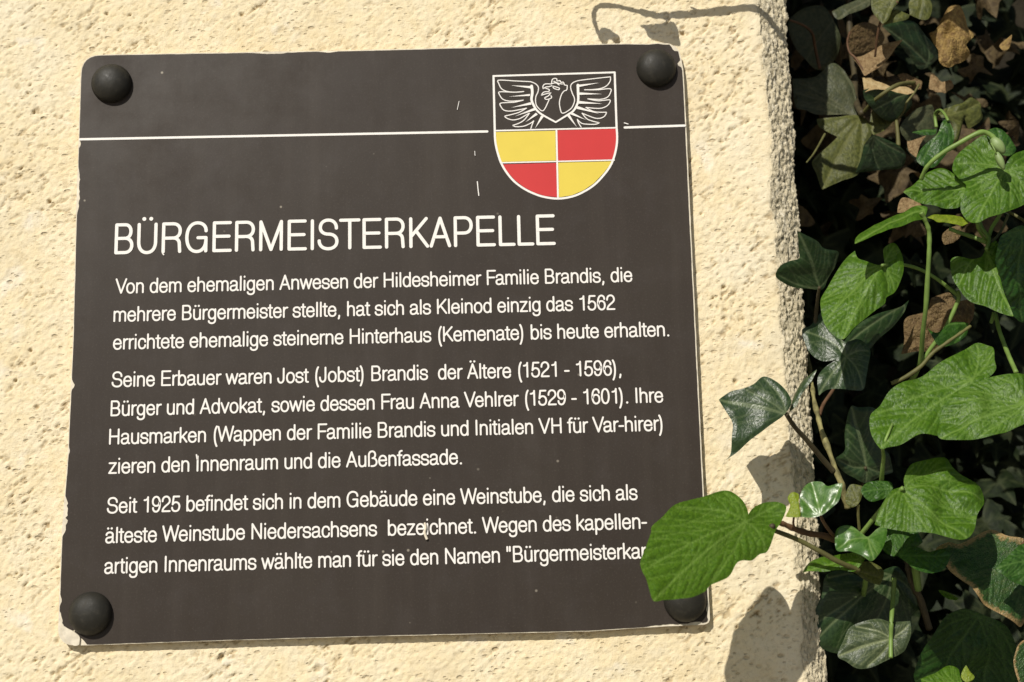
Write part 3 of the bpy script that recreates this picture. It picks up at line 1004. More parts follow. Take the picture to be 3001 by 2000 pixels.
def veins_for(poly, base, tip, kind, lobes=None):
    """list of (polyline, width) in photo pixels"""
    ax = tip - base; L = np.linalg.norm(ax); ax = ax / L
    pr = np.array([-ax[1], ax[0]])
    out = []
    bend = pr * L * 0.03
    mid = np.array([base + ax * L * t + bend * math.sin(math.pi * t) for t in np.linspace(0, 1, 14)])
    out.append((mid, 1.0))
    prim = []
    if lobes is not None:
        for q in lobes:
            prim.append(np.array(q, float) - base)
    else:
        angs = (38, -38, 75, -75, 118, -118) if kind == 'heart' else (48, -48, 100, -100)
        for a in angs:
            r = math.radians(a)
            prim.append((ax * math.cos(r) + pr * math.sin(r)))
    mains = [(mid, L)]
    for d in prim:
        if lobes is None:
            ll = ray_len(base + d * 2, d, poly) * 0.93
            if ll > 1200 or ll < 14:
                continue
        else:
            ll = np.linalg.norm(d); d = d / ll; ll *= .96
        cv = ax * ll * 0.20
        pl_ = np.array([base + d * ll * t - cv * math.sin(math.pi * t) * .6 for t in np.linspace(0, 1, 10)])
        out.append((pl_, 0.8)); mains.append((pl_, ll))
    for (pl_, ll) in mains:
        n = (5 if ll > 0.6 * L else 3) if kind == 'heart' else 3
        for k in range(n):
            f = 0.22 + 0.62 * k / n
            i = int(f * (len(pl_) - 1))
            o = pl_[i]; dd = pl_[i + 1] - pl_[i]; dd /= np.linalg.norm(dd) + 1e-9
            for sg in (1, -1):
                a = math.radians(50) * sg
                d = np.array([dd[0]*math.cos(a) - dd[1]*math.sin(a), dd[0]*math.sin(a) + dd[1]*math.cos(a)])
                r = min(ray_len(o + d * 2, d, poly) * 0.85, ll * 0.42)
                if r < 12:
                    continue
                out.append((np.array([o + d * r * t + dd * r * 0.55 * t * t for t in np.linspace(0, 1, 6)]), 0.32 if kind == 'heart' else 0.12))
    return out


def leaf(name, parent, reg, pts, base, tip, d, gx=0.15, gy=0.35, mat='bright', kind='heart', lobes=None,
         fold=0.10, cup=0.0, quilt=0.0005, wave=0.0012, res=None, roll=0.0, seed=None, label=None, corner=96, sc=1.0):
    poly = catmull(pxs(reg, pts), 7, True, corner)
    # keep loop simple and evenly spaced
    seed = seed if seed is not None else (abs(hash((round(pts[0][0]), round(pts[0][1])))) % 97)
    base = np.array(px(reg, *base), float); tip = np.array(px(reg, *tip), float)
    lob = pxs(reg, lobes) if lobes else None
    size = math.sqrt(max(1.0, np.ptp(poly[:, 0]) * np.ptp(poly[:, 1])))
    res = res or max(3.2, size / 75)
    seglen = np.linalg.norm(np.roll(poly, -1, 0) - poly, axis=1)
    keep = [0]
    acc = 0
    for i in range(1, len(poly)):
        acc += seglen[i - 1]
        if acc >= res * .8:
            keep.append(i); acc = 0
    poly = poly[keep]
    if np.linalg.norm(poly[0] - poly[-1]) < res * .4:
        poly = poly[:-1]
    vein = veins_for(poly, base, tip, kind, lob)
    x0, y0 = poly.min(0); x1, y1 = poly.max(0)
    gxs, gys = np.meshgrid(np.arange(x0, x1, res), np.arange(y0, y1, res * .87))
    gxs = gxs + (np.arange(gxs.shape[0]) % 2)[:, None] * res * .5
    g = np.stack([gxs.ravel(), gys.ravel()], 1)
    g = g[inside(g, poly)]
    g = g[dist_segs(g, np.vstack([poly, poly[:1]])) > res * .55]
    allp = np.vstack([poly, g])
    nb = len(poly)
    vs, es, fs, *_ = delaunay_2d_cdt([Vector((float(a), float(b))) for a, b in allp], [(i, (i + 1) % nb) for i in range(nb)], [], 1, 1e-4)
    p = np.array([(v.x, v.y) for v in vs])
    c = poly.mean(0)
    # vein field
    vf = np.zeros(len(p)); dv = np.full(len(p), 1e9)
    for seg, wd in vein:
        ds = dist_segs(p, seg)
        dv = np.minimum(dv, ds / (0.6 + .4 * wd) if wd > .2 else 1e9)
        vf = np.maximum(vf, np.exp(-(ds / (1.2 + 1.8 * wd * min(1, size / 220))) ** 2) * (0.35 + .65 * wd))
    ed = dist_segs(p, np.vstack([poly, poly[:1]]))
    ax = tip - base; L = np.linalg.norm(ax); ax = ax / L; pr = np.array([-ax[1], ax[0]])
    t = (p - base) @ ax / L; s = (p - base) @ pr / L
    hgt = (-fold * np.sqrt((s ** 2) + .0006) * L - cup * (s ** 2) * L - roll * (np.clip(t, 0, 2) ** 2) * L) * MPP
    hgt += quilt * 2.1 * (1 - np.exp(-(dv / (size * .055)) ** 1.6)) * min(1, size / 160) * sstep(0, size * .06, ed)
    hgt += (vnoise(p[:, 0] / (size * .22), p[:, 1] / (size * .22), seed) - .5) * 2 * wave * min(1.3, size / 200)
    hgt += (vnoise(p[:, 0] / 26, p[:, 1] / 26, seed + 5) - .5) * 0.00025
    depth = d + gx * (p[:, 0] - c[0]) * MPP + gy * (p[:, 1] - c[1]) * MPP
    n = np.array([-gx, -1.0, gy]); n /= np.linalg.norm(n)
    co = np.array([P(a, b, e) for (a, b), e in zip(p, depth)]) + hgt[:, None] * n
    me = bpy.data.meshes.new(name)
    me.from_pydata([tuple(q) for q in co], [], [tuple(f) for f in fs])
    me.polygons.foreach_set('use_smooth', [True] * len(me.polygons))
    me.attributes.new('vein', 'FLOAT', 'POINT').data.foreach_set('value', vf.astype(np.float32))
    me.attributes.new('edge', 'FLOAT', 'POINT').data.foreach_set('value', np.clip(ed / (size * .5), 0, 1).astype(np.float32))
    lc = np.stack([(t * L) / 1000.0 * 2.2, (s * L) / 1000.0 * 2.2, np.full(len(p), seed * .371)], 1) / sc
    me.attributes.new('leafco', 'FLOAT_VECTOR', 'POINT').data.foreach_set('vector', lc.ravel().astype(np.float32))
    me.update()
    o = link(name, me, M[mat], parent)
    # normals towards the camera side
    if len(me.polygons) and me.polygons[0].normal.y > 0:
        me.flip_normals()
    if label:
        o['label'] = label
    return o


def tube(name, parent, pts3, r0, r1, mat, nseg=10, knots=0.0):
    p = catmull(pts3, 8)
    n = len(p)
    tan = np.gradient(p, axis=0); tan /= np.linalg.norm(tan, axis=1)[:, None] + 1e-12
    up = np.array([0.3, 0.2, 0.93])
    vs, fs = [], []
    for i in range(n):
        a = np.cross(tan[i], up); a /= np.linalg.norm(a) + 1e-9
        b = np.cross(tan[i], a)
        r = r0 + (r1 - r0) * i / (n - 1)
        r *= 1 + knots * (vnoise(np.array([i * .45]), np.array([0.0]), 3)[0] - .5) * 2
        for k in range(nseg):
            th = 2 * math.pi * k / nseg
            vs.append(p[i] + r * (a * math.cos(th) + b * math.sin(th)))
    for i in range(n - 1):
        for k in range(nseg):
            fs.append((i*nseg+k, i*nseg+(k+1) % nseg, (i+1)*nseg+(k+1) % nseg, (i+1)*nseg+k))
    fs.append(tuple(range(nseg))[::-1]); fs.append(tuple((n-1)*nseg + k for k in range(nseg)))
    return link(name, mesh_from(name, vs, fs), M[mat], parent)


def stem(name, parent, reg, pts, r0, r1, mat, knots=0.05):
    """pts: (x, y, depth) in region pixels; radii in mm"""
    return tube(name, parent, [P(*px(reg, x, y), d) for x, y, d in pts], r0 / 1000, r1 / 1000, mat, knots=knots)


# ---- 1. bright heart leaf reaching over the sign
hero = empty('climbing_shoot', P(*px('H', 2060, 930), .03), 'bright green heart-shaped leaf hanging over the lower right corner of the sign', 'plant')
leaf('leaf', hero, 'H', [(350, 1305), (310, 1200), (290, 1080), (260, 1000), (250, 920), (290, 800), (340, 660), (350, 600), (450, 510), (560, 400), (700, 350), (850, 310), (960, 270), (1040, 255), (1110, 280), (1180, 360), (1225, 440), (1235, 500), (1215, 548),
      (1250, 470), (1310, 410), (1400, 375), (1500, 380), (1570, 430), (1560, 500), (1530, 570), (1480, 650), (1450, 740), (1415, 830), (1350, 850), (1280, 905), (1180, 920), (1120, 950), (1060, 1060), (960, 1110), (890, 1140), (850, 1190), (720, 1250), (600, 1270), (450, 1290)],
     (1208, 566), (352, 1300), 0.085, -0.45, 0.50, 'bright', lobes=[(300, 980), (560, 420), (1040, 270), (900, 1130), (1400, 830), (1520, 400)], fold=0.05, quilt=0.0007, wave=0.0016)
stem('leaf_stalk', hero, 'H', [(1210, 566, .067), (1350, 610, .052), (1500, 655, .042), (1700, 735, .033), (1900, 840, .031), (2060, 930, .028), (2250, 1010, .02)], 1.3, 1.6, 'stemo')

# ---- 2. ivy sprig over the wall's corner
ivy1 = empty('ivy_sprig', P(*px('R6', 1000, 1568), .0), 'dark ivy leaf with pale veins jutting past the wall corner beside the sign', 'plant', 'ivy sprigs growing round the wall corner')
leaf('leaf', ivy1, 'R6', [(250, 1190), (330, 1130), (420, 1110), (490, 1080), (560, 1020), (640, 1050), (700, 1100), (742, 1165), (748, 1220), (700, 1290), (620, 1350), (540, 1410), (460, 1470), (380, 1540), (290, 1600), (262, 1616), (330, 1560), (340, 1440), (345, 1350), (300, 1270)],
     (715, 1285), (256, 1192), 0.042, 0.1, 0.15, 'ivy', 'ivy', lobes=[(262, 1195), (562, 1025), (285, 1605), (430, 1115)], fold=0.06, quilt=0.0003)
leaf('folded_leaf', ivy1, 'R6', [(735, 1275), (750, 1200), (770, 1140), (820, 1055), (880, 1005), (925, 978), (885, 1060), (820, 1150), (785, 1225)], (740, 1270), (925, 978), 0.036, 0.5, 0.2, 'ivy', 'ivy', fold=.4)
stem('leaf_stalk', ivy1, 'R6', [(715, 1285, .042), (770, 1370, .032), (860, 1470, .022), (960, 1590, .012), (1040, 1680, .006)], 1.3, 1.9, 'stemd')
stem('ivy_stem', ivy1, 'R6', [(850, 800, -.060), (880, 1000, -.035), (905, 1180, -.018), (938, 1320, -.006), (965, 1420, 0.0), (1010, 1540, .004), (1060, 1680, .006), (1100, 1780, .006), (1140, 1930, 0.0)], 1.3, 2.1, 'stemp', .35)

# ---- 3. dark ivy hugging the corner
ivy2 = empty('ivy_sprig', P(*px('A', 575, 1420), .01), 'dark three-lobed ivy leaf with thin veins clasping the middle of the wall corner', 'plant', 'ivy sprigs growing round the wall corner')
leaf('leaf', ivy2, 'A', [(385, 935), (470, 975), (560, 1020), (620, 1080), (740, 1105), (740, 1170), (700, 1250), (650, 1330), (600, 1420), (480, 1415), (400, 1410), (300, 1370), (235, 1310), (260, 1230), (330, 1185), (405, 1160), (402, 1060)],
     (575, 1405), (400, 960), 0.014, -0.95, -0.25, 'ivy', 'ivy', lobes=[(400, 955), (735, 1120), (250, 1300), (480, 1412)], fold=.08, quilt=.0003)
leaf('leaf', ivy2, 'B', [(430, 190), (500, 150), (590, 30), (640, 110), (700, 200), (790, 290), (900, 270), (1000, 345), (985, 480), (968, 580), (945, 680), (860, 688), (780, 685), (640, 690), (572, 735), (558, 600), (620, 500), (720, 440), (610, 445), (520, 400), (465, 320)],
     (795, 415), (572, 730), -0.004, 0.1, 0.25, 'ivy', 'ivy', lobes=[(440, 195), (590, 40), (945, 675), (990, 360), (700, 690)], fold=.05, quilt=.0003)
leaf('leaf', ivy2, 'B', [(770, 300), (900, 150), (1050, 60), (1250, 0), (1330, -60), (1290, 40), (1200, 160), (1080, 260), (1000, 350), (880, 340)], (1290, -20), (800, 310), -0.03, -0.5, 0.1, 'ivy', 'ivy', fold=.1)
stem('leaf_stalk', ivy2, 'B', [(795, 415, -.004), (760, 560, -.02), (690, 690, -.024), (610, 810, -.018), (575, 900, -.010)], .9, 1.3, 'stemb')
stem('leaf_stalk', ivy2, 'A', [(575, 1405, .013), (560, 1500, .0), (545, 1640, -.012), (520, 1900, -.016)], 1.0, 1.4, 'stemd')

# ---- 4. bright climber, middle: upright stalk, folded leaf and heart leaf
vine1 = empty('climbing_shoot', P(*px('B', 1400, 500), .0), 'upright pale green stalk carrying a broad folded heart leaf beside the wall corner', 'plant')
leaf('leaf', vine1, 'R6', [(965, 440), (1020, 340), (1080, 240), (1150, 150), (1200, 115), (1220, 180), (1290, 230), (1345, 257), (1395, 250), (1385, 190), (1390, 140), (1455, 113), (1505, 160), (1528, 220), (1525, 300), (1475, 410), (1415, 455), (1400, 500), (1330, 550), (1250, 620), (1180, 690), (1110, 765), (1040, 720), (990, 650), (965, 560)],
     (1375, 262), (1110, 762), 0.042, 0.05, 0.45, 'bright', lobes=[(970, 450), (1180, 150), (1460, 130), (1470, 400), (985, 620)], fold=.28, quilt=.0007, wave=.0016, label='broad heart leaf folded along its midrib')
leaf('leaf', vine1, 'A', [(870, 1040), (880, 985), (950, 915), (1100, 830), (1250, 770), (1400, 718), (1480, 735), (1440, 810), (1320, 865), (1150, 925), (1000, 985), (910, 1025)], (1450, 750), (872, 1035), 0.05, 0.3, 1.6, 'bright', 'ivy', fold=.2, label='long leaf seen nearly edge-on')
leaf('leaf', vine1, 'A', [(1475, 815), (1560, 790), (1700, 793), (1800, 828), (1822, 870), (1760, 885), (1650, 860), (1560, 852)], (1480, 815), (1820, 865), 0.046, -.2, 1.4, 'lime', 'ivy', fold=.2, label='small yellow-green leaf lying flat')
stem('stalk', vine1, 'A', [(1425, 780, .048), (1460, 850, .045), (1490, 940, .042), (1492, 1100, .038), (1480, 1300, .032), (1464, 1568, .022), (1440, 1770, .010), (1412, 2048, -.012), (1330, 2200, -.03)], 1.35, 1.6, 'stemg', .14)
stem('leaf_stalk', vine1, 'R6', [(1375, 262, .042), (1450, 255, .030), (1545, 262, .018), (1650, 295, .008), (1760, 360, .004), (1880, 455, .0), (1905, 475, -.002)], 1.0, 1.3, 'stemg')
stem('leaf_stalk', vine1, 'R6', [(1890, 440, .0), (1905, 475, -.001), (1885, 540, -.003), (1840, 640, -.006), (1790, 730, -.010), (1700, 850, -.016), (1640, 950, -.02)], 1.5, 1.3, 'stemg')

# ---- 5. bright climber, upper right with bud
vine2 = empty('climbing_shoot', P(*px('A', 2120, 900), .02), 'puckered bright green leaf pair under an arched stalk with a nodding bud, far right', 'plant')
leaf('leaf', vine2, 'A', [(1275, 610), (1340, 550), (1430, 480), (1500, 420), (1600, 390), (1700, 440), (1800, 540), (1810, 620), (1755, 712), (1690, 735), (1560, 722), (1430, 700), (1330, 660)], (1800, 585), (1278, 612), 0.030, .1, .6, 'bright', fold=.08, quilt=.0009, wave=.0018, label='left leaf, deeply puckered')
leaf('leaf', vine2, 'A', [(1690, 400), (1720, 290), (1830, 190), (1960, 130), (2030, 220), (2100, 330), (2120, 400), (2180, 320), (2270, 250), (2380, 230), (2470, 330), (2480, 470), (2400, 620), (2284, 690), (2150, 770), (2000, 830), (1900, 878), (1840, 860), (1770, 760), (1757, 690), (1790, 600), (1800, 520), (1740, 450)],
     (2120, 440), (1885, 872), 0.040, .12, .5, 'bright', fold=.10, quilt=.0009, wave=.0020, label='broad heart leaf with netted veins')
leaf('leaf', vine2, 'A', [(1965, 95), (2050, 68), (2130, 108), (2190, 175), (2222, 250), (2160, 300), (2080, 280), (2010, 180)], (2090, 280), (2060, 75), 0.032, -.1, .5, 'mid', 'ivy', fold=.1, label='small leaf behind the bud')
stem('leaf_stalk', vine2, 'A', [(1425, 500, .036), (1480, 390, .044), (1600, 285, .050), (1760, 190, .055), (1880, 125, .058), (1950, 108, .058), (2015, 140, .058), (2050, 185, .058)], 1.35, 1.75, 'stemg', .10)


def pod(name, parent, a, b, r, mat):
    a, b = np.array(a), np.array(b)
    n = 10
    pts = [a + (b - a) * (1.15 * t - .05) for t in np.linspace(0, 1, n)]
    rr = [r * max(.12, math.sin(math.pi * (0.12 + .84 * t)) ** .7) for t in np.linspace(0, 1, n)]
    tan = (b - a) / np.linalg.norm(b - a)
    u = np.cross(tan, [0, 1, 0]); u /= np.linalg.norm(u); v = np.cross(tan, u)
    vs, fs = [], []
    for i in range(n):
        for k in range(14):
            th = 2 * math.pi * k / 14
            rk = rr[i] * (1 + .08 * math.cos(5 * th))
            vs.append(pts[i] + rk * (u * math.cos(th) + v * math.sin(th)))
    for i in range(n - 1):
        for k in range(14):
            fs.append((i*14+k, i*14+(k+1) % 14, (i+1)*14+(k+1) % 14, (i+1)*14+k))
    fs.append(tuple(range(14))[::-1]); fs.append(tuple((n-1)*14+k for k in range(14)))
    return link(name, mesh_from(name, vs, fs), M[mat], parent)


bud = pod('bud', vine2, P(*px('A', 2025, 165), .059), P(*px('A', 2110, 275), .060), .0037, 'bud')
pod('bud_tip', bud, P(*px('A', 2058, 285), .060), P(*px('A', 2112, 408), .060), .0023, 'bud')
stem('bract', bud, 'A', [(2010, 200, .060), (2040, 260, .062), (2058, 300, .061)], .5, .4, 'stemg')
stem('leaf_stalk', vine2, 'A', [(2120, 440, .039), (2140, 620, .02), (2080, 800, .012), (2010, 920, .010), (1985, 1040, .012)], 1.2, 1.3, 'stemg')
stem('leaf_stalk', vine2, 'A', [(1895, 872, .038), (1900, 910, .034), (1940, 980, .024), (1985, 1030, .014)], 1.1, .8, 'stemg')
stem('leaf_stalk', vine2, 'R6', [(1840, 10, -.0), (1920, 40, .004), (2010, 70, .009), (2100, 105, .013)], 1.2, 1.5, 'stemg')
stem('leaf_stalk', vine2, 'A', [(2130, 760, .0), (2220, 810, .004), (2320, 870, .006), (2420, 930, .006)], 1.0, 1.2, 'stemo')
stem('leaf_stalk', vine2, 'A', [(2150, 800, -.01), (2110, 900, -.008), (2060, 980, -.004), (1990, 1045, .008)], .9, 1.0, 'stemo')

# ---- 6. right middle
vine3 = empty('climbing_shoot', P(*px('R6', 2110, 130), .01), 'drooping dark-veined heart leaf before a large shaded leaf at the right edge', 'plant')
leaf('leaf', vine3, 'R6', [(1850, 200), (1900, 185), (1990, 205), (2060, 195), (2100, 130), (2160, 78), (2182, 130), (2155, 220), (2185, 330), (2230, 480), (2282, 612), (2180, 578), (2080, 520), (1970, 470), (1900, 380), (1858, 300)],
     (2095, 150), (2280, 610), 0.026, .25, .4, 'bright', lobes=[(1858, 220), (2160, 90), (1900, 370), (2180, 340)], fold=.2, quilt=.0007, label='drooping heart leaf with dark veins')
leaf('leaf', vine3, 'R6', [(2185, 90), (2260, 20), (2360, -10), (2480, 100), (2500, 350), (2440, 580), (2351, 655), (2285, 610), (2235, 480), (2190, 330), (2160, 220)], (2340, 30), (2340, 640), 0.012, -1.6, -.15, 'mid', fold=.05, label='large dark leaf in shade')
stem('leaf_stalk', vine3, 'R6', [(2095, 150, .026), (2110, 100, .018), (2100, 60, .012), (2060, 0, .006), (2040, -60, .002)], 1.2, 1.5, 'stemg')
stem('leaf_stalk', vine3, 'R6', [(2155, 590, -.01), (2180, 700, .0), (2215, 800, .010), (2255, 900, .022), (2300, 1000, .035)], 1.3, 1.5, 'stemg')
stem('leaf_stalk', vine3, 'R6', [(2150, 590, -.012), (2125, 660, -.012)], 1.6, 1.0, 'stemg')

# ---- 7. the double leaf in the middle right
vine4 = empty('climbing_shoot', P(*px('R6', 1390, 1620), .03), 'two big overlapping bright green leaves with wrinkled veins at the right', 'plant')
leaf('leaf', vine4, 'B', [(1085, 1172), (1010, 1050), (1000, 900), (1080, 815), (1160, 700), (1280, 625), (1440, 560), (1560, 475), (1700, 400), (1800, 330), (1900, 275), (1985, 312), (2030, 350), (2035, 450), (2042, 540), (1920, 640), (1760, 720), (1660, 830), (1620, 930), (1575, 1062), (1400, 1080), (1250, 1140), (1150, 1160)],
     (1860, 600), (1088, 1168), 0.044, .10, .55, 'bright', lobes=[(1010, 900), (1440, 570), (1900, 285), (1560, 1060), (2030, 380)], fold=.08, quilt=.0009, wave=.0022, label='left leaf with a pale midrib tip')
leaf('leaf', vine4, 'B', [(1700, 705), (1790, 650), (1900, 612), (2050, 565), (2200, 558), (2284, 550), (2420, 560), (2500, 660), (2480, 780), (2350, 930), (2200, 1010), (2050, 1068), (1900, 1095), (1720, 1112), (1610, 1095), (1565, 1055), (1575, 930), (1630, 800)],
     (2300, 800), (1600, 1085), 0.056, .15, .5, 'bright', lobes=[(1580, 930), (1720, 700), (2050, 570), (1900, 1090), (2200, 1005), (1640, 800)], fold=.05, quilt=.0009, wave=.0022, label='right leaf with radiating pale veins')
stem('leaf_stalk', vine4, 'B', [(1185, 975, .052), (1140, 1080, .056), (1105, 1175, .054), (1110, 1250, .044), (1100, 1372, .034), (1090, 1500, .02)], .7, 1.5, 'stemg')
leaf('leaf', vine4, 'R6', [(1690, 690), (1760, 720), (1850, 655), (1970, 660), (1960, 740), (1850, 800), (1770, 792)], (1970, 662), (1690, 692), .0, -.3, .5, 'mid', 'ivy', fold=.2, label='narrow folded leaf above the pair')
stem('leaf_stalk', vine4, 'R6', [(1985, 680, .004), (1900, 740, .006), (1800, 810, .006), (1720, 870, .004), (1640, 960, .002), (1540, 1030, .0), (1440, 1075, -.004)], 1.0, 1.5, 'stemo', .15)

# ---- 8. lower heart leaf
vine5 = empty('climbing_shoot', P(*px('R9', 1240, 520), .01), 'cupped bright green leaf below the overlapping pair with a small rounded leaf at its base', 'plant')
leaf('leaf', vine5, 'R9', [(1340, 450), (1370, 350), (1440, 250), (1500, 220), (1535, 212), (1528, 160), (1575, 65), (1680, 18), (1820, -2), (1880, 70), (2010, 130), (2082, 210), (2097, 300), (2040, 400), (2020, 500), (1970, 568), (1880, 578), (1750, 545), (1600, 522), (1450, 490)],
     (1520, 230), (1960, 560), 0.046, -.05, .5, 'bright', lobes=[(1350, 440), (1600, 70), (1860, 70), (2090, 290), (1700, 535)], fold=.03, cup=.15, quilt=.0007, wave=.0024, label='large cupped leaf')
leaf('leaf', vine5, 'R9', [(1230, 250), (1280, 185), (1380, 178), (1440, 190), (1450, 240), (1420, 280), (1350, 312), (1285, 312)], (1440, 235), (1235, 260), 0.034, -.1, .4, 'mid', fold=.15, label='small rounded leaf')
leaf('leaf', vine5, 'R9', [(1160, 205), (1240, 215), (1238, 280), (1212, 340), (1170, 362), (1130, 335), (1125, 275)], (1210, 345), (1165, 210), 0.020, .2, .2, 'olive', 'ivy', fold=.1, label='small olive leaf')
stem('leaf_stalk', vine5, 'R9', [(1520, 230, .045), (1440, 300, .034), (1350, 400, .024), (1270, 500, .014), (1220, 560, .008)], 1.3, 1.5, 'stemg')
stem('leaf_stalk', vine5, 'R9', [(1212, 345, .02), (1212, 430, .015), (1220, 520, .01)], .9, 1.0, 'stemo')

# ---- 9. glossy young ivy with yellow tip
ivy3 = empty('ivy_sprig', P(*px('R9', 1060, 590), .01), 'glossy young ivy leaf and a tiny yellow leaf on reddish twigs by the hanging leaf', 'plant', 'ivy sprigs growing round the wall corner')
leaf('leaf', ivy3, 'R9', [(808, 330), (815, 280), (845, 218), (895, 187), (960, 192), (1000, 222), (1060, 214), (1105, 208), (1096, 280), (1070, 335), (1000, 390), (955, 420), (875, 437), (805, 432), (820, 390)], (950, 415), (890, 192), 0.036, .30, .30, 'ivyyoung', 'ivy', lobes=[(1100, 212), (890, 192), (815, 300), (812, 428)], fold=-.15, quilt=.0002)
leaf('leaf', ivy3, 'R9', [(710, 422), (742, 350), (724, 300), (750, 263), (800, 268), (802, 330), (812, 420), (765, 432)], (770, 425), (755, 270), 0.038, .2, .4, 'lime', 'ivy', fold=.15, label='tiny yellow leaf')
leaf('leaf', ivy3, 'R9', [(1060, 520), (1110, 488), (1170, 492), (1240, 540), (1280, 562), (1340, 510), (1402, 478), (1412, 530), (1390, 620), (1350, 690), (1300, 732), (1230, 690), (1150, 662), (1062, 650)], (1280, 575), (1320, 725), 0.026, .05, .35, 'ivyyoung', 'ivy', lobes=[(1065, 645), (1110, 495), (1395, 490), (1345, 690)], fold=.06, quilt=.0003)
stem('twig', ivy3, 'R9', [(640, 462, .034), (700, 480, .030), (780, 515, .026), (880, 545, .022), (980, 560, .016), (1090, 600, .008), (1200, 660, .0)], 1.6, 2.2, 'stemb', .15)
stem('leaf_stalk', ivy3, 'R9', [(950, 415, .036), (970, 460, .030), (1010, 520, .022), (1060, 575, .013), (1120, 615, .008)], .9, 1.3, 'stemb')
stem('leaf_stalk', ivy3, 'R9', [(768, 428, .038), (765, 480, .032), (785, 515, .027), (840, 530, .024)], .6, .9, 'stemb')

# ---- 10. shaded ivy at the foot of the corner
ivy4 = empty('ivy_sprig', P(*px('R9', 1300, 800), .0), 'cluster of dark ivy leaves with pale net veins low beside the wall corner', 'plant', 'ivy sprigs growing round the wall corner')
leaf('leaf', ivy4, 'R9', [(905, 1180), (920, 1070), (960, 960), (980, 840), (1060, 800), (1160, 810), (1300, 860), (1400, 790), (1500, 780), (1600, 950), (1640, 1050), (1590, 1110), (1570, 1230), (1400, 1300), (1200, 1330), (1090, 1370), (980, 1340), (915, 1280)], (1440, 830), (930, 1270), -0.022, -.35, .0, 'ivy', 'ivy', lobes=[(915, 1170), (990, 850), (1630, 1045), (1250, 1320)], fold=.03, label='broad dark ivy leaf')
leaf('leaf', ivy4, 'R9', [(1070, 1385), (1110, 1280), (1160, 1185), (1280, 1140), (1360, 1130), (1440, 1150), (1570, 1145), (1575, 1230), (1555, 1300), (1520, 1360), (1400, 1420), (1330, 1455), (1270, 1472), (1200, 1470), (1130, 1425)], (1436, 1270), (1080, 1385), -0.006, .1, .2, 'ivypale', 'ivy', lobes=[(1085, 1380), (1190, 1180), (1270, 1465), (1560, 1170), (1430, 1400)], fold=.04, label='grey-green leaf with pale veins')
leaf('leaf', ivy4, 'R9', [(1400, 480), (1500, 500), (1620, 530), (1660, 600), (1600, 640), (1540, 650), (1470, 700), (1390, 660), (1370, 560)], (1500, 690), (1520, 510), 0.012, -.1, .3, 'mid', fold=.1)
leaf('leaf', ivy4, 'R9', [(1475, 690), (1520, 640), (1620, 628), (1700, 662), (1790, 642), (1848, 690), (1800, 785), (1700, 802), (1600, 775), (1530, 725)], (1500, 690), (1845, 692), 0.022, -.3, 1.0, 'mid', fold=.15)
leaf('leaf', ivy4, 'R9', [(828, 812), (860, 755), (940, 700), (1080, 680), (1200, 668), (1260, 720), (1180, 795), (1080, 790), (980, 800), (900, 800)], (1230, 715), (835, 810), 0.018, .2, .9, 'bright', 'ivy', fold=.15, label='flat lit leaf tip pointing at the wall')
leaf('leaf', ivy4, 'R9', [(1080, 790), (1200, 740), (1320, 740), (1390, 800), (1360, 900), (1280, 870), (1180, 815)], (1370, 850), (1090, 792), .004, -.2, .5, 'olive', 'ivy', fold=.1)
stem('leaf_stalk', ivy4, 'R9', [(1436, 1400, -.001), (1436, 1270, -.004), (1440, 1150, -.003), (1450, 1000, -.012), (1460, 850, -.014)], 1.3, 1.5, 'stemg')
stem('ivy_stem', ivy4, 'R9', [(1545, 700, -.012), (1560, 800, -.014), (1590, 900, -.02), (1640, 1000, -.03), (1700, 1200, -.04)], 2.0, 2.4, 'stemd', .15)
stem('leaf_stalk', ivy4, 'R9', [(1605, 740, .0), (1610, 820, -.006), (1625, 930, -.015)], 2.8, 2.2, 'stemg')
stem('leaf_stalk', ivy4, 'R9', [(1260, 780, .002), (1265, 850, -.006), (1240, 1000, -.03)], 2.0, 1.6, 'stemg')

# ---- 11. grey ivy leaf in the gap
ivy5 = empty('ivy_sprig', P(*px('B', 900, 1470), -.03), 'grey-green shaded ivy leaf deep in the dark gap left of the overlapping pair', 'plant', 'ivy sprigs growing round the wall corner')
leaf('leaf', ivy5, 'B', [(715, 1272), (790, 1190), (800, 1000), (840, 832), (900, 838), (1040, 850), (1080, 1000), (1100, 1170), (1160, 1240), (1200, 1380), (1080, 1420), (960, 1472), (850, 1420), (760, 1360)], (960, 1340), (845, 838), -0.03, -.55, -.1, 'ivy', 'ivy', lobes=[(725, 1275), (845, 838), (1190, 1370), (965, 1465)], fold=.05)
stem('leaf_stalk', ivy5, 'B', [(960, 1340, -.03), (940, 1450, -.04), (900, 1600, -.05)], 1.0, 1.3, 'stemd')

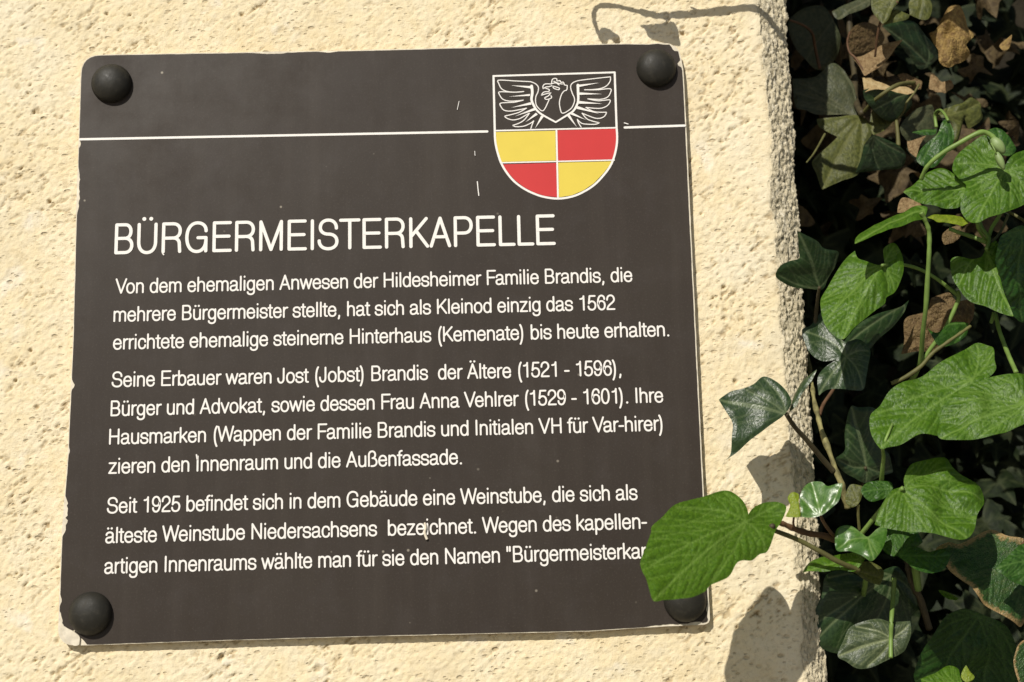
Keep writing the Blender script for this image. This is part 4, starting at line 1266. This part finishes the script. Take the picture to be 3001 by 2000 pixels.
# ---- 12. edged dark leaves, lower right
vine6 = empty('climbing_shoot', P(*px('R9', 2250, 620), .0), 'large speckled dark leaf with a dry tan edge at the lower right', 'plant')
leaf('leaf', vine6, 'R9', [(1830, 735), (1790, 620), (1870, 575), (1960, 580), (2140, 500), (2240, 560), (2351, 590), (2460, 700), (2480, 950), (2400, 1140), (2351, 1155), (2250, 1120), (2100, 1050), (2020, 990), (1960, 900), (1890, 820)], (2330, 640), (2030, 990), 0.012, -.25, .35, 'varieg', fold=.05, cup=.25, quilt=.0008, wave=.003, label='speckled leaf with a dry tan edge')
leaf('leaf', vine6, 'R9', [(2155, 785), (2250, 690), (2351, 610), (2450, 640), (2480, 800), (2400, 900), (2351, 892), (2240, 850)], (2440, 720), (2165, 785), 0.034, -.2, .5, 'mid', fold=.08, label='smooth blue-green leaf on top')
leaf('leaf', vine6, 'R9', [(1600, 1540), (1640, 1400), (1690, 1290), (1750, 1180), (1850, 1090), (1960, 1060), (2100, 1110), (2260, 1200), (2330, 1340), (2351, 1568), (2330, 1700), (1900, 1720), (1680, 1640)], (2050, 1120), (1700, 1640), -0.075, -1.6, -.15, 'mid', fold=.05, wave=.002, label='big dark green leaf in shade')
leaf('leaf', vine6, 'R9', [(2290, 1400), (2330, 1300), (2400, 1260), (2480, 1400), (2480, 1600), (2360, 1640), (2310, 1540)], (2430, 1300), (2350, 1620), 0.004, -.4, .1, 'varieg', fold=.08, label='edged leaf at the very edge')
leaf('leaf', vine6, 'R9', [(1640, 1545), (1740, 1500), (1830, 1440), (1900, 1460), (1920, 1540), (1960, 1640), (1800, 1680), (1680, 1620)], (1900, 1650), (1650, 1550), 0.012, .1, .9, 'bright', fold=.1, label='sunlit leaf at the bottom')
leaf('leaf', vine6, 'Z', [(1245, 1500), (1265, 1420), (1300, 1372), (1345, 1440), (1400, 1500), (1360, 1550), (1290, 1560)], (1320, 1555), (1300, 1375), 0.028, .1, .3, 'lime', 'ivy', fold=.2, label='pale young shoot tip')
leaf('leaf', vine6, 'Z', [(980, 510), (1060, 520), (1140, 560), (1210, 600), (1180, 625), (1090, 605), (1020, 560)], (1200, 610), (985, 512), 0.0, .1, 1.0, 'bright', 'ivy', fold=.15, label='sliver of lit leaf')
stem('leaf_stalk', vine6, 'R9', [(2330, 640, .012), (2400, 560, .0), (2480, 480, -.01)], 1.3, 1.5, 'stemb')
stem('leaf_stalk', vine6, 'Z', [(1310, 1550, .028), (1320, 1640, .02), (1340, 1760, .01)], 1.2, 1.4, 'stemg')

# ---- 13. old shaded ivy, upper part
ivy6 = empty('ivy_plant', P(*px('R3', 1250, 800), -.1), 'old dull ivy leaves on thin brown stalks, upper right behind the corner', 'plant')
leaf('leaf', ivy6, 'R3', [(1300, -40), (1305, 60), (1345, 125), (1380, 165), (1420, 130), (1450, 60), (1490, 10), (1480, -50)], (1470, -20), (1380, 165), -0.050, .2, .3, 'olive', 'ivy', fold=.08, label='sunlit olive leaf, lower edge curved')
leaf('leaf', ivy6, 'R3', [(1375, 165), (1430, 95), (1475, 65), (1560, 100), (1650, 130), (1700, 120), (1722, 40), (1690, -20), (1600, -60), (1560, 20), (1560, 120), (1470, 155)], (1640, -30), (1380, 165), -0.055, .1, .3, 'olive', 'ivy', fold=.1, label='pair of olive lobes at the top')
leaf('leaf', ivy6, 'R3', [(1030, 80), (1120, 30), (1280, -30), (1292, 35), (1150, 100), (1070, 132)], (1285, 0), (1070, 130), -0.10, .0, .6, 'shade', 'ivy', fold=.1)
leaf('leaf', ivy6, 'R3', [(760, 540), (910, 525), (1030, 430), (1100, 460), (1140, 520), (1190, 620), (1215, 800), (1130, 785), (930, 790), (850, 760), (780, 732)], (1200, 800), (780, 640), -0.115, .0, .2, 'shade', 'ivy', lobes=[(790, 560), (1100, 470), (800, 725)], fold=.06)
leaf('leaf', ivy6, 'R3', [(1235, 800), (1310, 880), (1290, 950), (1240, 1050), (1215, 1195), (1080, 1250), (960, 1312), (925, 1200), (895, 1110), (1000, 1010), (1070, 935), (950, 870), (930, 805), (1090, 800)], (1225, 815), (965, 1308), -0.092, .05, .3, 'olive', 'ivy', lobes=[(960, 1300), (940, 820), (1210, 1190), (900, 1110)], fold=.06, label='lobed leaf with sunlit yellowish patches')
leaf('leaf', ivy6, 'R3', [(1310, 932), (1400, 958), (1530, 1040), (1525, 1150), (1400, 1172), (1215, 1192), (1240, 1100), (1270, 985)], (1320, 940), (1520, 1060), -0.062, -1.0, -.4, 'ivy', 'ivy', fold=.1, label='nearly black leaf')
leaf('leaf', ivy6, 'R3', [(1310, 752), (1400, 800), (1455, 830), (1400, 890), (1315, 932), (1290, 860)], (1320, 760), (1310, 930), -0.096, .1, .3, 'olive', 'ivy', fold=.1, label='small yellow-lit leaf')
leaf('leaf', ivy6, 'R3', [(1255, 625), (1340, 605), (1440, 625), (1550, 650), (1590, 720), (1540, 790), (1470, 840), (1390, 820), (1310, 750), (1265, 690)], (1570, 640), (1320, 760), -0.085, -.8, -.5, 'ivy', 'ivy', fold=.1, label='dark round leaf under the pale dead leaf')
leaf('leaf', ivy6, 'R3', [(1380, 180), (1480, 150), (1600, 150), (1690, 240), (1760, 360), (1740, 430), (1640, 480), (1560, 380), (1460, 270)], (1690, 440), (1390, 190), -0.11, -.9, -.4, 'ivy', 'ivy', fold=.1)
leaf('leaf', ivy6, 'R3', [(735, 150), (830, 60), (960, 40), (1040, 140), (1090, 270), (1060, 400), (960, 480), (850, 420), (770, 300)], (1050, 130), (850, 420), -0.15, -.2, .0, 'shade', 'ivy', fold=.05)
leaf('leaf', ivy6, 'R3', [(1500, 880), (1600, 760), (1720, 720), (1760, 860), (1740, 960), (1640, 1010), (1560, 980)], (1700, 760), (1560, 980), -0.10, -.6, -.1, 'shade', 'ivy', fold=.05)
stem('leaf_stalk', ivy6, 'U', [(1110, 20, -.05), (1010, 100, -.052), (945, 210, -.056), (910, 360, -.062), (888, 560, -.072)], 1.2, .8, 'stemb')
stem('leaf_stalk', ivy6, 'U', [(1270, 820, -.088), (1180, 822, -.078), (1080, 850, -.070), (960, 930, -.072), (860, 1010, -.08), (780, 1100, -.09)], 1.7, 1.3, 'stemo')
stem('leaf_stalk', ivy6, 'U', [(1320, 830, -.085), (1270, 920, -.082), (1200, 1010, -.082), (1170, 1100, -.085), (1090, 1195, -.09)], .8, .8, 'stemo')
stem('leaf_stalk', ivy6, 'U', [(640, 320, -.10), (615, 420, -.09), (640, 520, -.085), (700, 580, -.082), (800, 745, -.08)], .8, .8, 'stemb')
stem('leaf_stalk', ivy6, 'U', [(50, 200, -.05), (180, 250, -.08), (270, 330, -.10), (300, 480, -.115), (345, 680, -.12)], .8, 1.3, 'stemb')
stem('leaf_stalk', ivy6, 'U', [(395, 1320, -.05), (340, 1420, -.042), (280, 1520, -.03), (215, 1600, -.02)], .9, .6, 'stemo')
stem('leaf_stalk', ivy6, 'U', [(1098, 1190, -.086), (1110, 1310, -.083), (1118, 1440, -.08)], 1.2, 1.6, 'stemo')
stem('ivy_stem', ivy6, 'U', [(760, 1120, -.09), (700, 1000, -.12), (680, 700, -.15), (640, 300, -.17), (620, -100, -.18)], 2.4, 2.6, 'stemd', .2)

# ---- 14. hanging green leaf and brown neighbour
vine7 = empty('climbing_shoot', P(*px('R3', 1800, 870), -.05), 'pointed mid-green leaf hanging above the puckered leaf pair', 'plant')
leaf('leaf', vine7, 'R3', [(1655, 1010), (1750, 930), (1790, 840), (1825, 815), (1860, 870), (1875, 940), (1850, 1010), (1760, 1130), (1700, 1152), (1640, 1140), (1612, 1090)], (1830, 830), (1640, 1135), -.010, .15, .3, 'mid', 'ivy', fold=.12, label='pointed leaf')
leaf('leaf', vine7, 'R3', [(1580, 915), (1650, 895), (1750, 890), (1740, 925), (1660, 930)], (1745, 905), (1585, 915), -.03, .0, .7, 'mid', 'ivy', fold=.1)
stem('leaf_stalk', vine7, 'R3', [(1830, 830, -.012), (1800, 780, -.03), (1770, 760, -.05), (1740, 790, -.06), (1750, 880, -.06)], .9, 1.2, 'stemg')


# ---- dead leaves caught among the ivy, each a thing of its own
def dead(label, *a, **kw):
    c = a[1]
    root = None
    o = leaf('dead_leaf', None, *a, **kw)
    bb = np.array([v.co for v in o.data.vertices]); ctr = bb.mean(0)
    o.data.transform(Matrix.Translation(Vector(-ctr))); o.location = Vector(ctr)
    return tag(o, label, 'leaf', 'dead leaves caught in the ivy')


dead('tan dead leaf tipped by a hanging twig, cupped above the pale strip-like dead leaf', 'R3', [(1175, 395), (1250, 368), (1330, 328), (1400, 300), (1520, 272), (1470, 330), (1420, 400), (1360, 460), (1255, 522), (1215, 450)], (1255, 518), (1515, 276), -0.080, .2, .3, 'dead', 'ivy', fold=.15, quilt=.0002)
dead('pale cream strip of dead leaf lying above a dark round leaf', 'R3', [(1240, 540), (1290, 540), (1380, 570), (1450, 598), (1540, 600), (1600, 630), (1545, 652), (1430, 622), (1340, 612), (1290, 618), (1256, 630)], (1245, 560), (1600, 632), -0.072, .1, 1.3, 'deadpale', 'ivy', fold=.1, quilt=.0001)
dead('crumpled golden brown dead leaf, half in shadow, at the upper right', 'R3', [(1705, 215), (1750, 180), (1790, 110), (1840, 40), (1900, 30), (1945, 90), (1970, 150), (2012, 212), (1960, 280), (1985, 330), (1910, 400), (1840, 462), (1770, 432), (1760, 330), (1730, 270)], (1900, 60), (1770, 430), -0.066, .25, .2, 'deadgold', 'ivy', fold=.5, quilt=.0012, wave=.006)
dead('small golden scrap of dead leaf near the upper right edge', 'R3', [(2185, 310), (2225, 275), (2272, 238), (2262, 300), (2248, 335), (2205, 347)], (2205, 340), (2270, 242), -0.07, .1, .3, 'deadgold', 'ivy', fold=.2)
dead('frayed olive brown dead leaf curling above the nodding bud', 'R3', [(1760, 790), (1830, 730), (1920, 715), (1990, 672), (2052, 708), (2075, 810), (1995, 872), (1945, 812), (1925, 900), (1905, 975), (1870, 960), (1865, 880), (1830, 830)], (1830, 800), (2050, 710), -0.060, -.3, .2, 'olive', 'ivy', fold=.2, quilt=.0009, wave=.004)
dead('pinkish tan triangle of dead leaf left of the pointed green leaf', 'R3', [(1548, 975), (1600, 960), (1682, 925), (1640, 990), (1612, 1085), (1560, 1040)], (1612, 1080), (1550, 978), -0.06, .2, .2, 'dead', 'ivy', fold=.15)
dead('large wrinkled brown dead leaf behind the upright green stalk', 'R6', [(1508, 870), (1530, 780), (1530, 640), (1600, 592), (1690, 560), (1722, 480), (1830, 448), (1900, 500), (1990, 500), (2012, 600), (1965, 680), (1900, 752), (1800, 800), (1720, 852), (1610, 850)], (1940, 520), (1520, 860), -0.06, .1, .15, 'deadbrown', 'ivy', fold=.06, quilt=.0012, wave=.005)
dead('brown dead leaf with a rounded dark face beside the tan cupped leaf', 'R3', [(1145, 260), (1180, 190), (1260, 152), (1350, 180), (1395, 260), (1350, 330), (1260, 372), (1180, 380)], (1390, 250), (1150, 290), -0.150, -1.3, -.1, 'deadbrown', 'ivy', fold=.08)
dead('tan dead leaf tucked below the left puckered leaf', 'A', [(1225, 780), (1240, 690), (1280, 650), (1400, 690), (1430, 730), (1330, 770)], (1400, 710), (1230, 770), -0.0, .2, .3, 'dead', 'ivy', fold=.1)
dead('torn grey brown dead leaf crossed by a stalk right of the pale strip', 'R3', [(1480, 520), (1540, 500), (1600, 530), (1650, 560), (1640, 620), (1590, 600), (1520, 570)], (1640, 580), (1485, 525), -0.09, .1, .3, 'deadbrown', 'ivy', fold=.2, wave=.004)
dead('curled rusty dead leaf under the golden crumpled one', 'R3', [(1710, 520), (1750, 525), (1800, 560), (1850, 545), (1870, 590), (1800, 640), (1740, 625), (1700, 600)], (1800, 630), (1715, 525), -0.085, .1, .4, 'dead', 'ivy', fold=.2, wave=.004)
dead('small rounded brown dead leaf below the yellow-green flat leaf', 'A', [(1610, 950), (1680, 900), (1760, 890), (1750, 980), (1690, 1030), (1620, 1050), (1600, 1000)], (1740, 900), (1620, 1040), -0.03, .1, .2, 'deadbrown', 'ivy', fold=.1)


# ---- tendril above the frame, whose shadow lies on the wall at the top
def up_sun(pt, d):
    """move a point of the wall towards the sun until it stands d in front of the wall"""
    k = d / SUN_TRAVEL.y
    return np.array(pt) - np.array(SUN_TRAVEL) * k


tend = empty('dry_tendril', up_sun(P(*px('G', 2350, 900), -WY), .06), 'dry ivy tendril with two small dead leaves just above the top of the picture', 'plant')


def sh_pts(pts, d=.06):
    return [up_sun(P(*px('G', x, y), -WY), d) for x, y in pts]


tube('ivy_stem', tend, sh_pts([(215, 400), (170, 300), (140, 200), (150, 110), (200, 68), (330, 65), (480, 92), (620, 122)]), .0013, .0015, 'stemb', knots=.2)
tube('ivy_stem', tend, sh_pts([(600, 118), (760, 150), (900, 152), (1100, 138), (1300, 128), (1500, 102), (1700, 86), (1820, 130), (1950, 240), (2100, 330), (2350, 420), (2700, 420)]), .0021, .0026, 'stemb', knots=.25)
tube('twig', tend, sh_pts([(840, 160), (850, 200), (870, 250)]), .0008, .0006, 'stemb')
tube('twig', tend, sh_pts([(1090, 72), (1150, 100), (1220, 130)]), .0006, .0010, 'stemb')


def leaf_world(name, parent, pts3, mat):
    p = catmull(pts3, 5, True)
    c = p.mean(0)
    nrm = np.array(SUN_TRAVEL)
    vs = [c + nrm * -.004]; fs = []
    rings = 5
    for r in range(1, rings + 1):
        for k, q in enumerate(p):
            f = r / rings
            vs.append(c + (q - c) * f + nrm * (-.004 * (1 - f * f) + .0015 * math.sin(5 * 2 * math.pi * k / len(p)) * f))
    n = len(p)
    for k in range(n):
        fs.append((0, 1 + k, 1 + (k + 1) % n))
        for r in range(rings - 1):
            a = 1 + r * n
            fs.append((a + k, a + n + k, a + n + (k + 1) % n, a + (k + 1) % n))
    return link(name, mesh_from(name, vs, fs), M[mat], parent)


leaf_world('leaf', tend, sh_pts([(590, 250), (700, 238), (840, 212), (920, 222), (960, 280), (972, 360), (985, 450), (900, 440), (740, 402), (670, 360), (640, 290)]), 'deadbrown')
leaf_world('leaf', tend, sh_pts([(195, 290), (270, 280), (330, 320), (390, 370), (380, 450), (300, 390), (260, 440), (220, 440)]), 'deadbrown')

# ---- little things lying on others
strw = tube('straw', None, [P(*px('R8', 575, 470), .0006), P(*px('R8', 582, 500), .0012), P(*px('R8', 576, 540), .0008), P(*px('R8', 592, 585), .0006)], .0007, .0009, 'core')
tag(strw, 'tiny pale straw stuck across the second last line of text', 'straw')
spk = pod('speck', None, P(*px('H', 1440, 585), .0635), P(*px('H', 1462, 632), .0635), .0019, 'stemd')  # small dark shiny spot on the leaf, built as a pod
tag(spk, 'tiny dark shiny beetle on the right lobe of the hanging heart leaf', 'insect')

# ---- the mass of ivy behind: nobody could count these leaves
IVY = np.array([(0, -.05), (.18, -.22), (.42, -.40), (.50, -.12), (.46, .10), (.62, .30), (.36, .42), (.20, .50), (.12, .72), (0, 1.0), (-.12, .72), (-.20, .50), (-.36, .42), (-.62, .30), (-.46, .10), (-.50, -.12), (-.42, -.40), (-.18, -.22)])


def mass(name, mat, gen, label, cat):
    ring = catmull(IVY, 3, True, 60)
    vs, fs, vein, edge, lco = [], [], [], [], []
    n = len(ring)

    def add(center, nrm, up, size, seed, curl=1.0):
        nrm = nrm / np.linalg.norm(nrm)
        t = up - nrm * (up @ nrm); t /= np.linalg.norm(t)
        s = np.cross(t, nrm)
        base = len(vs)
        for r, f in enumerate((0.0, .35, .7, 1.0)):
            pts = [np.array([0, .15])] if r == 0 else [np.array([0, .15]) + (q - np.array([0, .15])) * f for q in ring]
            for q in pts:
                h = curl * (-.20 * abs(q[0]) - .12 * q[1] ** 2 + .05 * math.sin(7 * q[0] + seed) + (curl - 1) * .09 * math.sin(5 * q[1] + 2.3 * seed) * q[0])
                vs.append(center + size * (s * q[0] + t * q[1] + nrm * h))
                va = 0.0
                for tipv in ((0, 1), (.62, .3), (-.62, .3), (.42, -.4), (-.42, -.4)):
                    tv = np.array(tipv); L2 = tv @ tv; tt = np.clip(q @ tv / L2, 0, 1)
                    va = max(va, math.exp(-(np.linalg.norm(q - tt * tv) / .035) ** 2))
                vein.append(va); edge.append(1 - f); lco.append((q[0] * .15, q[1] * .15, seed * .37))
        for k in range(n):
            k2 = (k + 1) % n
            fs.append((base, base + 1 + k, base + 1 + k2))
            for r in range(2):
                a = base + 1 + r * n
                fs.append((a + k, a + n + k, a + n + k2, a + k2))
    rg = np.random.default_rng(5)
    gen(rg, add)
    me = mesh_from(name, vs, fs)
    me.attributes.new('vein', 'FLOAT', 'POINT').data.foreach_set('value', np.array(vein, np.float32))
    me.attributes.new('edge', 'FLOAT', 'POINT').data.foreach_set('value', np.array(edge, np.float32))
    me.attributes.new('leafco', 'FLOAT_VECTOR', 'POINT').data.foreach_set('vector', np.array(lco, np.float32).ravel())
    o = link(name, me, M[mat])
    tag(o, label, cat, kind='stuff')


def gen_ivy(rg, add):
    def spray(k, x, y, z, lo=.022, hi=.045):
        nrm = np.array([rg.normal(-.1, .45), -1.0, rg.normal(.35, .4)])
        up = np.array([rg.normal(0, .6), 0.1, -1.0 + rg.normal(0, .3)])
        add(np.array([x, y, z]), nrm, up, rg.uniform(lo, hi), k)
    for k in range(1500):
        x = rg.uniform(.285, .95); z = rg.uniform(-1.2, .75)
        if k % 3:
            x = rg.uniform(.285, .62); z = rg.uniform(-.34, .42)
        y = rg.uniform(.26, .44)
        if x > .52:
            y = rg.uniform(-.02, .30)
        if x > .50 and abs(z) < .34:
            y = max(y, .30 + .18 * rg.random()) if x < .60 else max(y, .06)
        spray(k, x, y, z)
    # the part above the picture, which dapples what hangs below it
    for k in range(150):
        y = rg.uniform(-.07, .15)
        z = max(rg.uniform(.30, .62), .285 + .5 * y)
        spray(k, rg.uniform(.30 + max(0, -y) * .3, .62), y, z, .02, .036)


def gen_litter(rg, add):
    for k in range(80):
        x = rg.uniform(.285, .50); z = rg.uniform(.12, .36); y = rg.uniform(.18, .30)
        nrm = np.array([rg.normal(0, .6), -1.0, rg.normal(.2, .6)])
        up = np.array([rg.normal(0, 1), rg.normal(0, .5), rg.normal(-.6, .8)])
        add(np.array([x, y, z]), nrm, up, rg.uniform(.018, .036), k * 1.7, 2.6)


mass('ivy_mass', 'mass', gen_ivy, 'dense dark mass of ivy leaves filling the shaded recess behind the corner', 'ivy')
mass('dry_leaves', 'litter', gen_litter, 'dim tangle of small dry brown leaves deep behind the upper ivy', 'dry leaves')
